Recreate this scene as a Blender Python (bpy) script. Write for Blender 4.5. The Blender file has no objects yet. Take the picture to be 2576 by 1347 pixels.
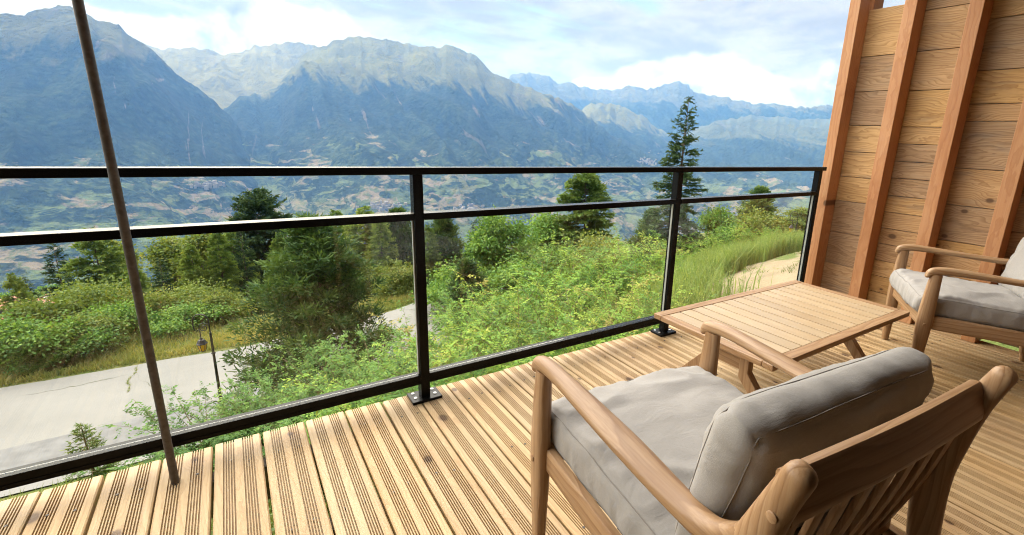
import bpy, bmesh, math
import numpy as np
from mathutils import Vector, Matrix

S = bpy.context.scene
COL = S.collection
R = math.radians

# ------------------------------------------------------------------ camera
cam_d = bpy.data.cameras.new('camera')
cam = bpy.data.objects.new('camera', cam_d)
COL.objects.link(cam)
S.camera = cam
EYE = np.array([0.6157, -2.0376, 1.1773])
YAW, PITCH, ROLL = 0.6192, -0.2530, 0.0434
_f = np.array([math.sin(YAW) * math.cos(PITCH), math.cos(YAW) * math.cos(PITCH), math.sin(PITCH)])
_r = np.array([math.cos(YAW), -math.sin(YAW), 0.0])
_u = np.cross(_r, _f)
_r2 = math.cos(ROLL) * _r + math.sin(ROLL) * _u
_u2 = -math.sin(ROLL) * _r + math.cos(ROLL) * _u
M = Matrix(((_r2[0], _u2[0], -_f[0], EYE[0]), (_r2[1], _u2[1], -_f[1], EYE[1]),
            (_r2[2], _u2[2], -_f[2], EYE[2]), (0, 0, 0, 1)))
cam.matrix_world = M
cam_d.sensor_fit = 'HORIZONTAL'
cam_d.sensor_width = 36
cam_d.lens = 1212.93 / 2576 * 36
cam_d.shift_x = (1288 - 1442.58) / 2576
cam_d.shift_y = (656.57 - 673.5) / 2576
cam_d.clip_start = 0.02
cam_d.clip_end = 80000

# ------------------------------------------------------------------ light
SUN_AZ, SUN_EL = R(-20), R(52)      # azimuth measured from +Y towards +X
EXPOSURE = 2.2
CLOUD = 3.5                          # cloud radiance / background strength
SKY_STRENGTH = 0.05
ROOF_Y = -0.55                       # outer edge of the ceiling over the terrace
HAZE_COL, HAZE_DENSITY = (0.16, 0.41, 1.0), 0.95e-4
S.view_settings.view_transform = 'Standard'
S.view_settings.look = 'None'
S.view_settings.gamma = 1
S.view_settings.exposure = EXPOSURE
sun_d = bpy.data.lights.new('sun', 'SUN')
sun_d.energy = 3.0
sun_d.angle = R(100)
sun_d.color = (1.0, 0.98, 0.945)
sun = bpy.data.objects.new('sun', sun_d)
COL.objects.link(sun)
_sd = Vector((math.sin(SUN_AZ) * math.cos(SUN_EL), math.cos(SUN_AZ) * math.cos(SUN_EL), math.sin(SUN_EL)))
sun.rotation_euler = _sd.to_track_quat('Z', 'Y').to_euler()

S.render.engine = 'CYCLES'
cy = S.cycles
cy.max_bounces = 5
cy.diffuse_bounces = 3
cy.glossy_bounces = 3
cy.transmission_bounces = 4
cy.transparent_max_bounces = 10
cy.volume_bounces = 0
cy.use_denoising = True
cy.use_adaptive_sampling = True
cy.adaptive_threshold = 0.025
cy.filter_width = 1.05
cy.sample_clamp_indirect = 6
cy.caustics_reflective = False
cy.caustics_refractive = False


class NT:
    """small helper around a node tree"""
    def __init__(s, tree):
        s.t = tree; s.n = tree.nodes; s.l = tree.links

    def add(s, kind, **kw):
        nd = s.n.new(kind)
        for k, v in kw.items():
            setattr(nd, k, v)
        return nd

    def put(s, sock, val):
        if hasattr(val, 'is_output'):
            s.l.new(val, sock)
        elif val is not None:
            if isinstance(val, (tuple, list)) and len(val) == 3 and sock.type == 'RGBA':
                val = (*val, 1)
            sock.default_value = val

    def math(s, op, a, b=None, c=None, clamp=False):
        nd = s.add('ShaderNodeMath', operation=op, use_clamp=clamp)
        s.put(nd.inputs[0], a)
        if b is not None: s.put(nd.inputs[1], b)
        if c is not None: s.put(nd.inputs[2], c)
        return nd.outputs[0]

    def vmath(s, op, a, b=None):
        nd = s.add('ShaderNodeVectorMath', operation=op)
        s.put(nd.inputs[0], a)
        if b is not None: s.put(nd.inputs[1], b)
        return nd.outputs['Value'] if op in ('LENGTH', 'DOT_PRODUCT', 'DISTANCE') else nd.outputs[0]

    def noise(s, vec, scale, detail=4, rough=0.55, distort=0.0, dim='3D'):
        nd = s.add('ShaderNodeTexNoise', noise_dimensions=dim)
        s.put(nd.inputs['Vector'], vec)
        s.put(nd.inputs['Scale'], scale); s.put(nd.inputs['Detail'], detail)
        s.put(nd.inputs['Roughness'], rough); s.put(nd.inputs['Distortion'], distort)
        return nd.outputs['Fac']

    def voro(s, vec, scale, feature='F1', rnd=1.0, out='Distance'):
        nd = s.add('ShaderNodeTexVoronoi', feature=feature)
        s.put(nd.inputs['Vector'], vec); s.put(nd.inputs['Scale'], scale)
        s.put(nd.inputs['Randomness'], rnd)
        return nd.outputs[out]

    def ramp(s, fac, stops, interp='LINEAR'):
        nd = s.add('ShaderNodeValToRGB')
        nd.color_ramp.interpolation = interp
        el = nd.color_ramp.elements
        while len(el) < len(stops): el.new(0.5)
        for e, (p, c) in zip(el, stops):
            e.position = p
            e.color = (c, c, c, 1) if isinstance(c, (int, float)) else (*c, 1)
        s.put(nd.inputs[0], fac)
        return nd.outputs[0]

    def mapr(s, v, a, b, c=0.0, d=1.0, smooth=True):
        nd = s.add('ShaderNodeMapRange', interpolation_type='SMOOTHSTEP' if smooth else 'LINEAR')
        s.put(nd.inputs[0], v)
        for i, x in enumerate((a, b, c, d)): s.put(nd.inputs[i + 1], x)
        return nd.outputs[0]

    def mix(s, fac, a, b, mode='MIX'):
        nd = s.add('ShaderNodeMix', data_type='RGBA', blend_type=mode)
        s.put(nd.inputs[0], fac); s.put(nd.inputs[6], a); s.put(nd.inputs[7], b)
        return nd.outputs[2]

    def sep(s, v):
        nd = s.add('ShaderNodeSeparateXYZ'); s.put(nd.inputs[0], v); return nd.outputs

    def comb(s, x, y, z):
        nd = s.add('ShaderNodeCombineXYZ')
        for i, v in enumerate((x, y, z)): s.put(nd.inputs[i], v)
        return nd.outputs[0]

    def bump(s, h, strength=0.3, dist=0.01, normal=None):
        nd = s.add('ShaderNodeBump')
        s.put(nd.inputs['Height'], h); s.put(nd.inputs['Strength'], strength); s.put(nd.inputs['Distance'], dist)
        if normal is not None: s.put(nd.inputs['Normal'], normal)
        return nd.outputs[0]


# ------------------------------------------------------------------ sky with clouds
W = bpy.data.worlds.new('World')
S.world = W
W.use_nodes = True
W.node_tree.nodes.clear()
W.cycles.sampling_method = 'MANUAL'
W.cycles.sample_map_resolution = 256
k = NT(W.node_tree)
out = k.add('ShaderNodeOutputWorld')
bg = k.add('ShaderNodeBackground')
sky = k.add('ShaderNodeTexSky', sky_type='NISHITA', sun_disc=False)
sky.sun_elevation = SUN_EL
sky.sun_rotation = SUN_AZ
sky.altitude = 1300
sky.dust_density = 0.6
sky.ozone_density = 1.4
tc = k.add('ShaderNodeTexCoord').outputs['Generated']
x, y, z = k.sep(tc)
zc = k.math('MAXIMUM', z, 0.0)
inv = k.math('DIVIDE', 1.0, k.math('ADD', zc, 0.16))
flat = k.comb(k.math('MULTIPLY', x, inv), k.math('MULTIPLY', y, inv), 7.7)
# thin high layer, streaky
n_hi = k.noise(flat, 0.75, 7, 0.55, 0.35)
n_hi2 = k.noise(k.vmath('MULTIPLY', flat, (0.5, 1.6, 1.0)), 2.2, 6, 0.6, 0.5)
hi = k.mapr(k.math('ADD', n_hi, k.math('MULTIPLY', k.math('SUBTRACT', n_hi2, 0.5), 0.45)), 0.30, 0.46)
hi_b = k.mapr(k.noise(flat, 2.4, 6, 0.6, 0.3), 0.36, 0.64, 0.62, 0.98)
# cumulus bank low in the sky
n_lo = k.noise(k.vmath('ADD', tc, (7.7, 0.0, 0.0)), 2.3, 2, 0.5)
n_b = k.noise(k.vmath('ADD', tc, (0.0, 7.7, 0.0)), 7.5, 9, 0.6, 0.15)
vz = k.voro(tc, 13.0, 'SMOOTH_F1')
topz = k.math('ADD', 0.17, k.math('MULTIPLY', k.math('SUBTRACT', n_lo, 0.5), 0.34))
edge = k.math('ADD', k.math('MULTIPLY', k.math('SUBTRACT', n_b, 0.5), 0.16), k.math('MULTIPLY', k.math('SUBTRACT', 0.45, vz), 0.07))
cum = k.mapr(k.math('SUBTRACT', k.math('ADD', topz, edge), z), 0.0, 0.022)
sh = k.math('ADD', k.noise(k.vmath('ADD', tc, (0.0, 0.0, 0.05)), 6.0, 8, 0.6, 0.2), k.math('MULTIPLY', z, 0.55))
cum_b = k.mapr(sh, 0.43, 0.58, 0.52, 1.25)
hi_c = k.mix(1.0, (1.0, 0.985, 0.965), k.comb(hi_b, hi_b, hi_b), 'MULTIPLY')
cum_c = k.mix(1.0, (1.0, 0.985, 0.965), k.comb(cum_b, cum_b, cum_b), 'MULTIPLY')
cl = CLOUD
sc1 = k.vmath('MULTIPLY', hi_c, (cl, cl, cl))
sc2 = k.vmath('MULTIPLY', cum_c, (cl, cl, cl))
m1 = k.mix(k.math('MULTIPLY', hi, 0.93), sky.outputs[0], sc1)
m2 = k.mix(cum, m1, sc2)
k.put(bg.inputs['Color'], m2)
bg.inputs['Strength'].default_value = SKY_STRENGTH
k.l.new(bg.outputs[0], out.inputs['Surface'])


# ------------------------------------------------------------------ object helpers
def setp(o, label=None, cat=None, group=None, kind=None):
    if label: o['label'] = label
    if cat: o['category'] = cat
    if group: o['group'] = group
    if kind: o['kind'] = kind
    return o


def empty(name, loc=(0, 0, 0), rz=0.0, **kw):
    o = bpy.data.objects.new(name, None)
    o.empty_display_size = 0.2
    o.location = loc
    o.rotation_euler = (0, 0, rz)
    COL.objects.link(o)
    return setp(o, **kw)


def link(name, me, parent=None, loc=None, rot=None, **kw):
    o = bpy.data.objects.new(name, me)
    COL.objects.link(o)
    if parent is not None: o.parent = parent
    if loc is not None: o.location = loc
    if rot is not None: o.rotation_euler = rot
    return setp(o, **kw)


def copy_tree(o, parent=None):
    c = o.copy()
    COL.objects.link(c)
    c.parent = parent
    for ch in list(o.children):
        copy_tree(ch, c)
    return c


class MB:
    """collects vertices and faces of one mesh"""
    def __init__(s):
        s.v = []; s.f = []; s.n = 0

    def add(s, verts, faces):
        verts = np.asarray(verts, float).reshape(-1, 3)
        s.v.append(verts)
        b = s.n
        s.f += [tuple(int(i) + b for i in f) for f in faces]
        s.n += len(verts)
        return s

    def box(s, x0, x1, y0, y1, z0, z1, bev=0.0):
        if bev <= 0:
            v = [(x, y, z) for x in (x0, x1) for y in (y0, y1) for z in (z0, z1)]
            return s.add(v, [(0, 1, 3, 2), (4, 6, 7, 5), (0, 4, 5, 1), (2, 3, 7, 6), (0, 2, 6, 4), (1, 5, 7, 3)])
        bm = bmesh.new()
        bmesh.ops.create_cube(bm, size=1)
        bmesh.ops.scale(bm, vec=(x1 - x0, y1 - y0, z1 - z0), verts=bm.verts)
        bmesh.ops.translate(bm, vec=((x0 + x1) / 2, (y0 + y1) / 2, (z0 + z1) / 2), verts=bm.verts)
        bmesh.ops.bevel(bm, geom=list(bm.edges), offset=bev, segments=2, affect='EDGES', profile=0.6)
        bm.verts.index_update()
        v = [tuple(q.co) for q in bm.verts]
        f = [[q.index for q in p.verts] for p in bm.faces]
        bm.free()
        return s.add(v, f)

    def tube(s, pts, rad, n=8, cap=True):
        pts = np.asarray(pts, float)
        rad = np.broadcast_to(np.asarray(rad, float), (len(pts),))
        t = np.gradient(pts, axis=0)
        t /= np.linalg.norm(t, axis=1)[:, None] + 1e-12
        ref = np.array([0.0, 0, 1]) if abs(t[0][2]) < 0.9 else np.array([1.0, 0, 0])
        a = np.linspace(0, 2 * np.pi, n, endpoint=False)
        V = []
        for i in range(len(pts)):
            u = np.cross(ref, t[i]); u /= np.linalg.norm(u) + 1e-12
            w = np.cross(t[i], u)
            V.append(pts[i] + rad[i] * (np.cos(a)[:, None] * u + np.sin(a)[:, None] * w))
        F = []
        for i in range(len(pts) - 1):
            for j in range(n):
                F.append((i * n + j, i * n + (j + 1) % n, (i + 1) * n + (j + 1) % n, (i + 1) * n + j))
        if cap:
            F.append(tuple(range(n))[::-1]); F.append(tuple((len(pts) - 1) * n + j for j in range(n)))
        return s.add(np.concatenate(V), F)

    def loft(s, pts, hw, ht, side=(1, 0, 0), n=14, p=2.6, round_ends=(False, False)):
        """superelliptic section swept along a path lying across `side`"""
        pts = np.asarray(pts, float)
        # resample smoothly
        t0 = np.linspace(0, 1, len(pts)); m = (len(pts) - 1) * 4 + 1; t1 = np.linspace(0, 1, m)
        def cr(a):
            a = np.asarray(a, float); o = np.zeros((m,) + a.shape[1:])
            for j, t in enumerate(t1):
                q = t * (len(pts) - 1); i = min(int(q), len(pts) - 2); f = q - i
                p0 = a[max(i - 1, 0)]; p1 = a[i]; p2 = a[i + 1]; p3 = a[min(i + 2, len(pts) - 1)]
                o[j] = 0.5 * (2 * p1 + (p2 - p0) * f + (2 * p0 - 5 * p1 + 4 * p2 - p3) * f * f + (3 * p1 - p0 - 3 * p2 + p3) * f ** 3)
            return o
        P = cr(pts); HW = cr(np.broadcast_to(np.asarray(hw, float), (len(pts),)).copy()); HT = cr(np.broadcast_to(np.asarray(ht, float), (len(pts),)).copy())
        side = np.asarray(side, float); side = side / np.linalg.norm(side)
        ends = []
        T = np.gradient(P, axis=0); T /= np.linalg.norm(T, axis=1)[:, None]
        rows = [(P[i], T[i], HW[i], HT[i]) for i in range(m)]
        def dome(i, sg):
            out = []
            r = min(HW[i], HT[i])
            for a in (0.35, 0.7, 1.05, 1.35, 1.52):
                out.append((P[i] + sg * T[i] * r * math.sin(a), T[i], HW[i] * math.cos(a) + 0, HT[i] * math.cos(a)))
            return out
        if round_ends[1]: rows += dome(m - 1, 1)
        if round_ends[0]: rows = dome(0, -1)[::-1] + rows
        a = np.linspace(0, 2 * np.pi, n, endpoint=False)
        ca, sa = np.cos(a), np.sin(a)
        sx = np.sign(ca) * np.abs(ca) ** (2 / p); sy = np.sign(sa) * np.abs(sa) ** (2 / p)
        V = []
        for c, t, w, h in rows:
            nn = np.cross(side, t); nn /= np.linalg.norm(nn)
            V.append(c + np.outer(sx * w, side) + np.outer(sy * h, nn))
        F = []
        for i in range(len(rows) - 1):
            for j in range(n):
                F.append((i * n + j, i * n + (j + 1) % n, (i + 1) * n + (j + 1) % n, (i + 1) * n + j))
        F.append(tuple(range(n))[::-1]); F.append(tuple((len(rows) - 1) * n + j for j in range(n)))
        return s.add(np.concatenate(V), F)

    def mesh(s, name, mat=None, smooth=False, angle=None):
        me = bpy.data.meshes.new(name)
        me.from_pydata(np.concatenate(s.v).tolist() if s.v else [], [], s.f)
        me.validate(clean_customdata=False)
        bm = bmesh.new(); bm.from_mesh(me)
        bmesh.ops.recalc_face_normals(bm, faces=bm.faces)
        bm.to_mesh(me); bm.free()
        if mat: me.materials.append(mat)
        if smooth:
            me.polygons.foreach_set('use_smooth', [True] * len(me.polygons))
            if angle: me.set_sharp_from_angle(angle=angle)
        return me

    def build(s, name, mat=None, parent=None, smooth=False, angle=None, loc=None, rot=None, **kw):
        return link(name, s.mesh(name, mat, smooth, angle), parent, loc, rot, **kw)


def grid_mesh(name, V, mat, smooth=True, attrs=None):
    """V: (rows, cols, 3) -> quad mesh"""
    r, c = V.shape[:2]
    me = bpy.data.meshes.new(name)
    i = np.arange(r * c).reshape(r, c)
    F = np.stack([i[:-1, :-1], i[:-1, 1:], i[1:, 1:], i[1:, :-1]], -1).reshape(-1, 4)
    me.vertices.add(r * c); me.vertices.foreach_set('co', V.reshape(-1).astype(np.float32))
    me.loops.add(F.size); me.loops.foreach_set('vertex_index', F.reshape(-1).astype(np.int32))
    me.polygons.add(len(F)); me.polygons.foreach_set('loop_start', np.arange(0, F.size, 4, dtype=np.int32))
    me.update(calc_edges=True)
    me.polygons.foreach_set('use_smooth', np.full(len(F), smooth))
    for nm, a in (attrs or {}).items():
        a = np.asarray(a, np.float32)
        if a.ndim == 3:
            at = me.attributes.new(nm, 'FLOAT_VECTOR', 'POINT'); at.data.foreach_set('vector', a.reshape(-1))
        else:
            at = me.attributes.new(nm, 'FLOAT', 'POINT'); at.data.foreach_set('value', a.reshape(-1))
    if mat: me.materials.append(mat)
    return me


def quad_mesh(name, Q, tint, mat):
    """Q: (N,4,3) loose quads with one tint value each (leaves, needles, blades)"""
    N = len(Q)
    me = bpy.data.meshes.new(name)
    me.vertices.add(N * 4); me.vertices.foreach_set('co', np.ascontiguousarray(Q, np.float32).reshape(-1))
    me.loops.add(N * 4); me.loops.foreach_set('vertex_index', np.arange(N * 4, dtype=np.int32))
    me.polygons.add(N); me.polygons.foreach_set('loop_start', np.arange(0, N * 4, 4, dtype=np.int32))
    me.update(calc_edges=True)
    at = me.attributes.new('tint', 'FLOAT', 'POINT')
    at.data.foreach_set('value', np.repeat(np.asarray(tint, np.float32), 4))
    me.materials.append(mat)
    return me


# value noise for geometry
def vnoise(x, y, seed=0):
    x = np.asarray(x, float); y = np.asarray(y, float)
    xi = np.floor(x).astype(np.int64); yi = np.floor(y).astype(np.int64)
    fx = x - xi; fy = y - yi
    fx = fx * fx * (3 - 2 * fx); fy = fy * fy * (3 - 2 * fy)
    def h(a, b):
        v = (a * 374761393 + b * 668265263 + seed * 974711) & 0x7fffffff
        v = ((v ^ (v >> 13)) * 1274126177) & 0x7fffffff
        return ((v ^ (v >> 16)) & 0xffff) / 65535.0
    return (h(xi, yi) * (1 - fx) + h(xi + 1, yi) * fx) * (1 - fy) + (h(xi, yi + 1) * (1 - fx) + h(xi + 1, yi + 1) * fx) * fy


def fbm(x, y, oct=4, seed=0, gain=0.5):
    s = 0.0; a = 1.0; t = 0.0
    for o in range(oct):
        s = s + a * vnoise(np.asarray(x) * 2 ** o + o * 17.3, np.asarray(y) * 2 ** o - o * 9.7, seed + o)
        t += a; a *= gain
    return s / t


def sstep(a, b, x):
    t = np.clip((np.asarray(x, float) - a) / (b - a), 0, 1)
    return t * t * (3 - 2 * t)


# ------------------------------------------------------------------ materials
def new_mat(name):
    m = bpy.data.materials.new(name)
    m.use_nodes = True
    m.node_tree.nodes.clear()
    k = NT(m.node_tree)
    o = k.add('ShaderNodeOutputMaterial')
    return m, k, o


def principled(k, o, col, rough=0.5, normal=None, metal=0.0, spec=0.5):
    b = k.add('ShaderNodeBsdfPrincipled')
    k.put(b.inputs['Base Color'], col); k.put(b.inputs['Roughness'], rough)
    k.put(b.inputs['Metallic'], metal); k.put(b.inputs['Specular IOR Level'], spec)
    if normal is not None: k.put(b.inputs['Normal'], normal)
    k.l.new(b.outputs[0], o.inputs['Surface'])
    return b


def wood(name, light, mid, dark, axis='X', ring=28.0, ring_amt=0.5, knots=0.0, knot_scale=(1.4, 7.0), rough=0.55,
         tones=None, grain=0.25, warp=0.05, spec=0.35, stain=0.0):
    """sawn wood: growth rings cut by the board, fine grain, knots; one random shift per object"""
    m, k, o = new_mat(name)
    p = k.add('ShaderNodeTexCoord').outputs['Object']
    inf = k.add('ShaderNodeObjectInfo')
    rnd = inf.outputs['Random']
    px, py, pz = k.sep(p)
    c3 = {'X': px, 'Y': py, 'Z': pz}
    if len(axis) == 1: axis = {'X': 'XYZ', 'Y': 'YXZ', 'Z': 'ZYX'}[axis]
    px, py, pz = (c3[q_] for q_ in axis)      # along, across, through the board
    u = k.math('ADD', px, k.math('MULTIPLY', rnd, 41.0))
    v = k.math('ADD', py, k.math('MULTIPLY', k.math('SINE', k.math('MULTIPLY', rnd, 91.0)), 0.05))
    w = pz
    q = k.comb(u, v, w)
    n1 = k.noise(k.vmath('MULTIPLY', q, (1.0, 3.2, 3.2)), 1.7, 2, 0.5)
    n2 = k.noise(k.vmath('MULTIPLY', q, (1.0, 3.0, 3.0)), 6.0, 3, 0.5)
    dv = k.math('MULTIPLY', k.math('SUBTRACT', n1, 0.5), warp * 4)
    dw = k.math('MULTIPLY', k.math('SUBTRACT', n2, 0.5), warp)
    kn = None
    if knots:
        kq = k.comb(k.math('MULTIPLY', u, knot_scale[0]), k.math('MULTIPLY', k.math('ADD', v, k.math('MULTIPLY', rnd, 13.0)), knot_scale[1]), k.math('MULTIPLY', rnd, 77.0))
        vo = k.add('ShaderNodeTexVoronoi', feature='F1', voronoi_dimensions='2D')
        k.put(vo.inputs['Vector'], kq); k.put(vo.inputs['Scale'], 1.0)
        # distance in metres from the knot centre
        dvec = k.vmath('SUBTRACT', kq, vo.outputs['Position'])
        ax, ay, _ = k.sep(dvec)
        ddx = k.math('DIVIDE', ax, knot_scale[0] * 1.5); ddy = k.math('DIVIDE', ay, knot_scale[1])
        kd = k.math('SQRT', k.math('ADD', k.math('MULTIPLY', ddx, ddx), k.math('MULTIPLY', ddy, ddy)))
        on = k.math('LESS_THAN', k.sep(vo.outputs['Color'])[0], knots)
        size = k.math('ADD', 0.006, k.math('MULTIPLY', k.sep(vo.outputs['Color'])[1], 0.014))
        rel = k.math('DIVIDE', kd, size)
        kn = k.math('MULTIPLY', on, k.mapr(rel, 0.55, 1.25, 1.0, 0.0))
        halo = k.math('MULTIPLY', on, k.mapr(rel, 0.8, 4.5, 1.0, 0.0))
        dv = k.math('ADD', dv, k.math('MULTIPLY', halo, 0.03))
    a = k.math('ADD', v, dv)
    off = k.math('ADD', 0.012, k.math('MULTIPLY', k.math('FRACT', k.math('MULTIPLY', rnd, 17.0)), 0.05))
    b = k.math('ADD', k.math('ADD', w, dw), off)
    rr = k.math('SQRT', k.math('ADD', k.math('MULTIPLY', a, a), k.math('MULTIPLY', b, b)))
    fr = k.math('FRACT', k.math('MULTIPLY', rr, ring))
    line = k.ramp(fr, [(0.0, 0.0), (0.45, 0.12), (0.78, 0.75), (0.9, 1.0), (1.0, 0.0)])
    g = k.noise(k.vmath('MULTIPLY', q, (4.0, 160.0, 160.0)), 1.0, 3, 0.6)
    big = k.noise(k.vmath('MULTIPLY', q, (1.2, 4.0, 4.0)), 1.3, 3, 0.5)
    c = k.mix(k.mapr(big, 0.3, 0.7), light, mid)
    if tones:
        rr2 = k.math('FRACT', k.math('MULTIPLY', rnd, 7.31))
        tcol = k.ramp(rr2, tones, 'CONSTANT')
        c = k.mix(1.0, c, tcol, 'MULTIPLY')
        grey = k.mapr(k.noise(k.vmath('MULTIPLY', q, (1.0, 5.0, 5.0)), 2.3, 4, 0.6), 0.5, 0.75)
        c = k.mix(k.math('MULTIPLY', grey, stain), c, (0.20, 0.165, 0.135))
    d2 = k.mix(1.0, c, dark, 'MULTIPLY')
    c = k.mix(k.math('MULTIPLY', line, ring_amt), c, d2)
    c = k.mix(k.math('MULTIPLY', k.mapr(g, 0.35, 0.75), grain), c, d2)
    if kn is not None:
        c = k.mix(k.math('MULTIPLY', halo, 0.3), c, d2)
        c = k.mix(k.math('MULTIPLY', kn, 0.85), c, (0.075, 0.035, 0.016))
    h = k.math('ADD', k.math('MULTIPLY', line, 0.5), g)
    principled(k, o, c, rough, k.bump(h, 0.25, 0.002), spec=spec)
    return m


def leaf_mat(name, stops, trans=0.4, gloss=0.018, rough=0.6):
    m, k, o = new_mat(name)
    t = k.add('ShaderNodeAttribute', attribute_name='tint').outputs['Fac']
    rnd = k.add('ShaderNodeObjectInfo').outputs['Random']
    t2 = k.math('ADD', t, k.math('MULTIPLY', k.math('SUBTRACT', rnd, 0.5), 0.30), clamp=True)
    c = k.ramp(t2, stops)
    d = k.add('ShaderNodeBsdfDiffuse'); k.put(d.inputs[0], c)
    tr = k.add('ShaderNodeBsdfTranslucent')
    k.put(tr.inputs[0], k.mix(1.0, c, (1.25, 1.15, 0.55), 'MULTIPLY'))
    mx = k.add('ShaderNodeMixShader'); k.put(mx.inputs[0], trans)
    k.l.new(d.outputs[0], mx.inputs[1]); k.l.new(tr.outputs[0], mx.inputs[2])
    gl = k.add('ShaderNodeBsdfGlossy'); k.put(gl.inputs['Roughness'], rough); k.put(gl.inputs['Color'], (1, 1, 1))
    m2 = k.add('ShaderNodeMixShader'); k.put(m2.inputs[0], gloss)
    k.l.new(mx.outputs[0], m2.inputs[1]); k.l.new(gl.outputs[0], m2.inputs[2])
    k.l.new(m2.outputs[0], o.inputs['Surface'])
    return m


MAT = {}
# decking: fresh pressure-treated pine
MAT['deck'] = wood('deck_pine', (0.49, 0.365, 0.215), (0.425, 0.295, 0.155), (0.56, 0.42, 0.30), 'Y', ring=120, ring_amt=0.35,
                   knots=0.7, knot_scale=(1.7, 7.5), rough=0.55, grain=0.3, warp=0.03,
                   tones=[(0.0, (1, 1, 1)), (0.3, (0.93, 0.9, 0.86)), (0.6, (1.03, 0.98, 0.9)), (0.82, (0.9, 0.86, 0.84))], stain=0.12)
# larch studs
MAT['stud'] = wood('larch_stud', (0.465, 0.25, 0.125), (0.40, 0.185, 0.08), (0.62, 0.45, 0.33), 'Z', ring=90, ring_amt=0.4,
                   knots=0.3, knot_scale=(1.1, 9.0), rough=0.5, grain=0.22, warp=0.03)
# old cladding boards
MAT['clad'] = wood('weathered_board', (0.510, 0.361, 0.204), (0.425, 0.285, 0.149), (0.46, 0.36, 0.27), 'YZX', ring=70, ring_amt=0.6,
                   knots=0.35, knot_scale=(2.6, 6.0), rough=0.6, grain=0.42, warp=0.06,
                   tones=[(0.0, (0.82, 0.77, 0.78)), (0.16, (1.06, 0.95, 0.76)), (0.34, (0.90, 0.82, 0.78)), (0.50, (1.10, 0.98, 0.72)),
                          (0.66, (0.74, 0.69, 0.72)), (0.82, (1.0, 0.90, 0.80))], stain=0.55)
for ax in 'XYZ':
    MAT['teak' + ax] = wood('teak_' + ax.lower(), (0.395, 0.255, 0.145), (0.335, 0.205, 0.108), (0.52, 0.40, 0.30), ax, ring=60, ring_amt=0.6,
                            rough=0.42, grain=0.5, warp=0.02, spec=0.4)
MAT['slat'] = wood('teak_slat', (0.43, 0.335, 0.22), (0.38, 0.285, 0.178), (0.7, 0.56, 0.44), 'Y', ring=70, ring_amt=0.2, rough=0.36, grain=0.3,
                   warp=0.02, spec=0.5, tones=[(0.0, (1, 1, 1)), (0.35, (0.95, 0.93, 0.9)), (0.7, (1.04, 1.02, 0.98))], stain=0.0)


def m_black():
    m, k, o = new_mat('black_powder_coat')
    p = k.add('ShaderNodeTexCoord').outputs['Object']
    n = k.noise(p, 900, 2)
    principled(k, o, (0.004, 0.0043, 0.005), k.mapr(n, 0.2, 0.8, 0.22, 0.30), None, spec=0.12)
    return m


MAT['black'] = m_black()


def m_steel():
    m, k, o = new_mat('screw_steel')
    principled(k, o, (0.55, 0.55, 0.56), 0.28, metal=1.0)
    return m


MAT['steel'] = m_steel()


def m_pole():
    m, k, o = new_mat('dull_brown_steel')
    p = k.add('ShaderNodeTexCoord').outputs['Object']
    n = k.noise(p, 60, 4, 0.6)
    c = k.mix(k.mapr(n, 0.3, 0.7), (0.070, 0.062, 0.060), (0.115, 0.103, 0.098))
    principled(k, o, c, 0.55, k.bump(k.noise(p, 400, 2), 0.15, 0.0006), metal=0.25)
    return m


MAT['pole'] = m_pole()


def m_glass():
    m, k, o = new_mat('clear_glass')
    g = k.add('ShaderNodeBsdfGlossy'); k.put(g.inputs['Roughness'], 0.0); k.put(g.inputs['Color'], (1, 1, 1))
    t = k.add('ShaderNodeBsdfTransparent'); k.put(t.inputs[0], (0.98, 0.99, 0.985))
    fr = k.add('ShaderNodeFresnel')
    bf = k.add('ShaderNodeNewGeometry').outputs['Backfacing']
    k.put(fr.inputs['IOR'], k.math('ADD', 1.38, k.math('MULTIPLY', bf, 1 / 1.38 - 1.38)))
    mx = k.add('ShaderNodeMixShader'); k.l.new(fr.outputs[0], mx.inputs[0])
    k.l.new(t.outputs[0], mx.inputs[1]); k.l.new(g.outputs[0], mx.inputs[2])
    k.l.new(mx.outputs[0], o.inputs['Surface'])
    return m


MAT['glass'] = m_glass()


def m_fabric():
    m, k, o = new_mat('linen_grey_fabric')
    p = k.add('ShaderNodeTexCoord').outputs['Object']
    wv = k.math('ADD', k.noise(k.vmath('MULTIPLY', p, (900.0, 120.0, 900.0)), 1.0, 1), k.noise(k.vmath('MULTIPLY', p, (120.0, 900.0, 900.0)), 1.0, 1))
    big = k.noise(p, 5.0, 3, 0.5)
    c = k.mix(k.mapr(big, 0.3, 0.7), (0.278, 0.264, 0.252), (0.307, 0.291, 0.278))
    c = k.mix(k.mapr(wv, 0.75, 1.25, 0.0, 0.22), c, (0.194, 0.176, 0.162))
    crease = k.noise(k.vmath('MULTIPLY', p, (9.0, 17.0, 12.0)), 1.0, 4, 0.6, 1.4)
    nb = k.bump(crease, 0.22, 0.012)
    nb = k.bump(wv, 0.3, 0.0012, nb)
    b = principled(k, o, c, 0.9, nb, spec=0.15)
    b.inputs['Sheen Weight'].default_value = 0.15
    return m


MAT['fabric'] = m_fabric()


def plain(name, col, rough=0.7, nscale=None, amt=0.2, bump=0.0, metal=0.0):
    m, k, o = new_mat(name)
    p = k.add('ShaderNodeTexCoord').outputs['Object']
    if nscale:
        n = k.noise(p, nscale, 5, 0.6)
        c = k.mix(k.mapr(n, 0.3, 0.7), tuple(x * (1 - amt) for x in col), tuple(min(1, x * (1 + amt)) for x in col))
        principled(k, o, c, rough, k.bump(n, bump, 0.01) if bump else None, metal)
    else:
        principled(k, o, col, rough, None, metal)
    return m


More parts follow.
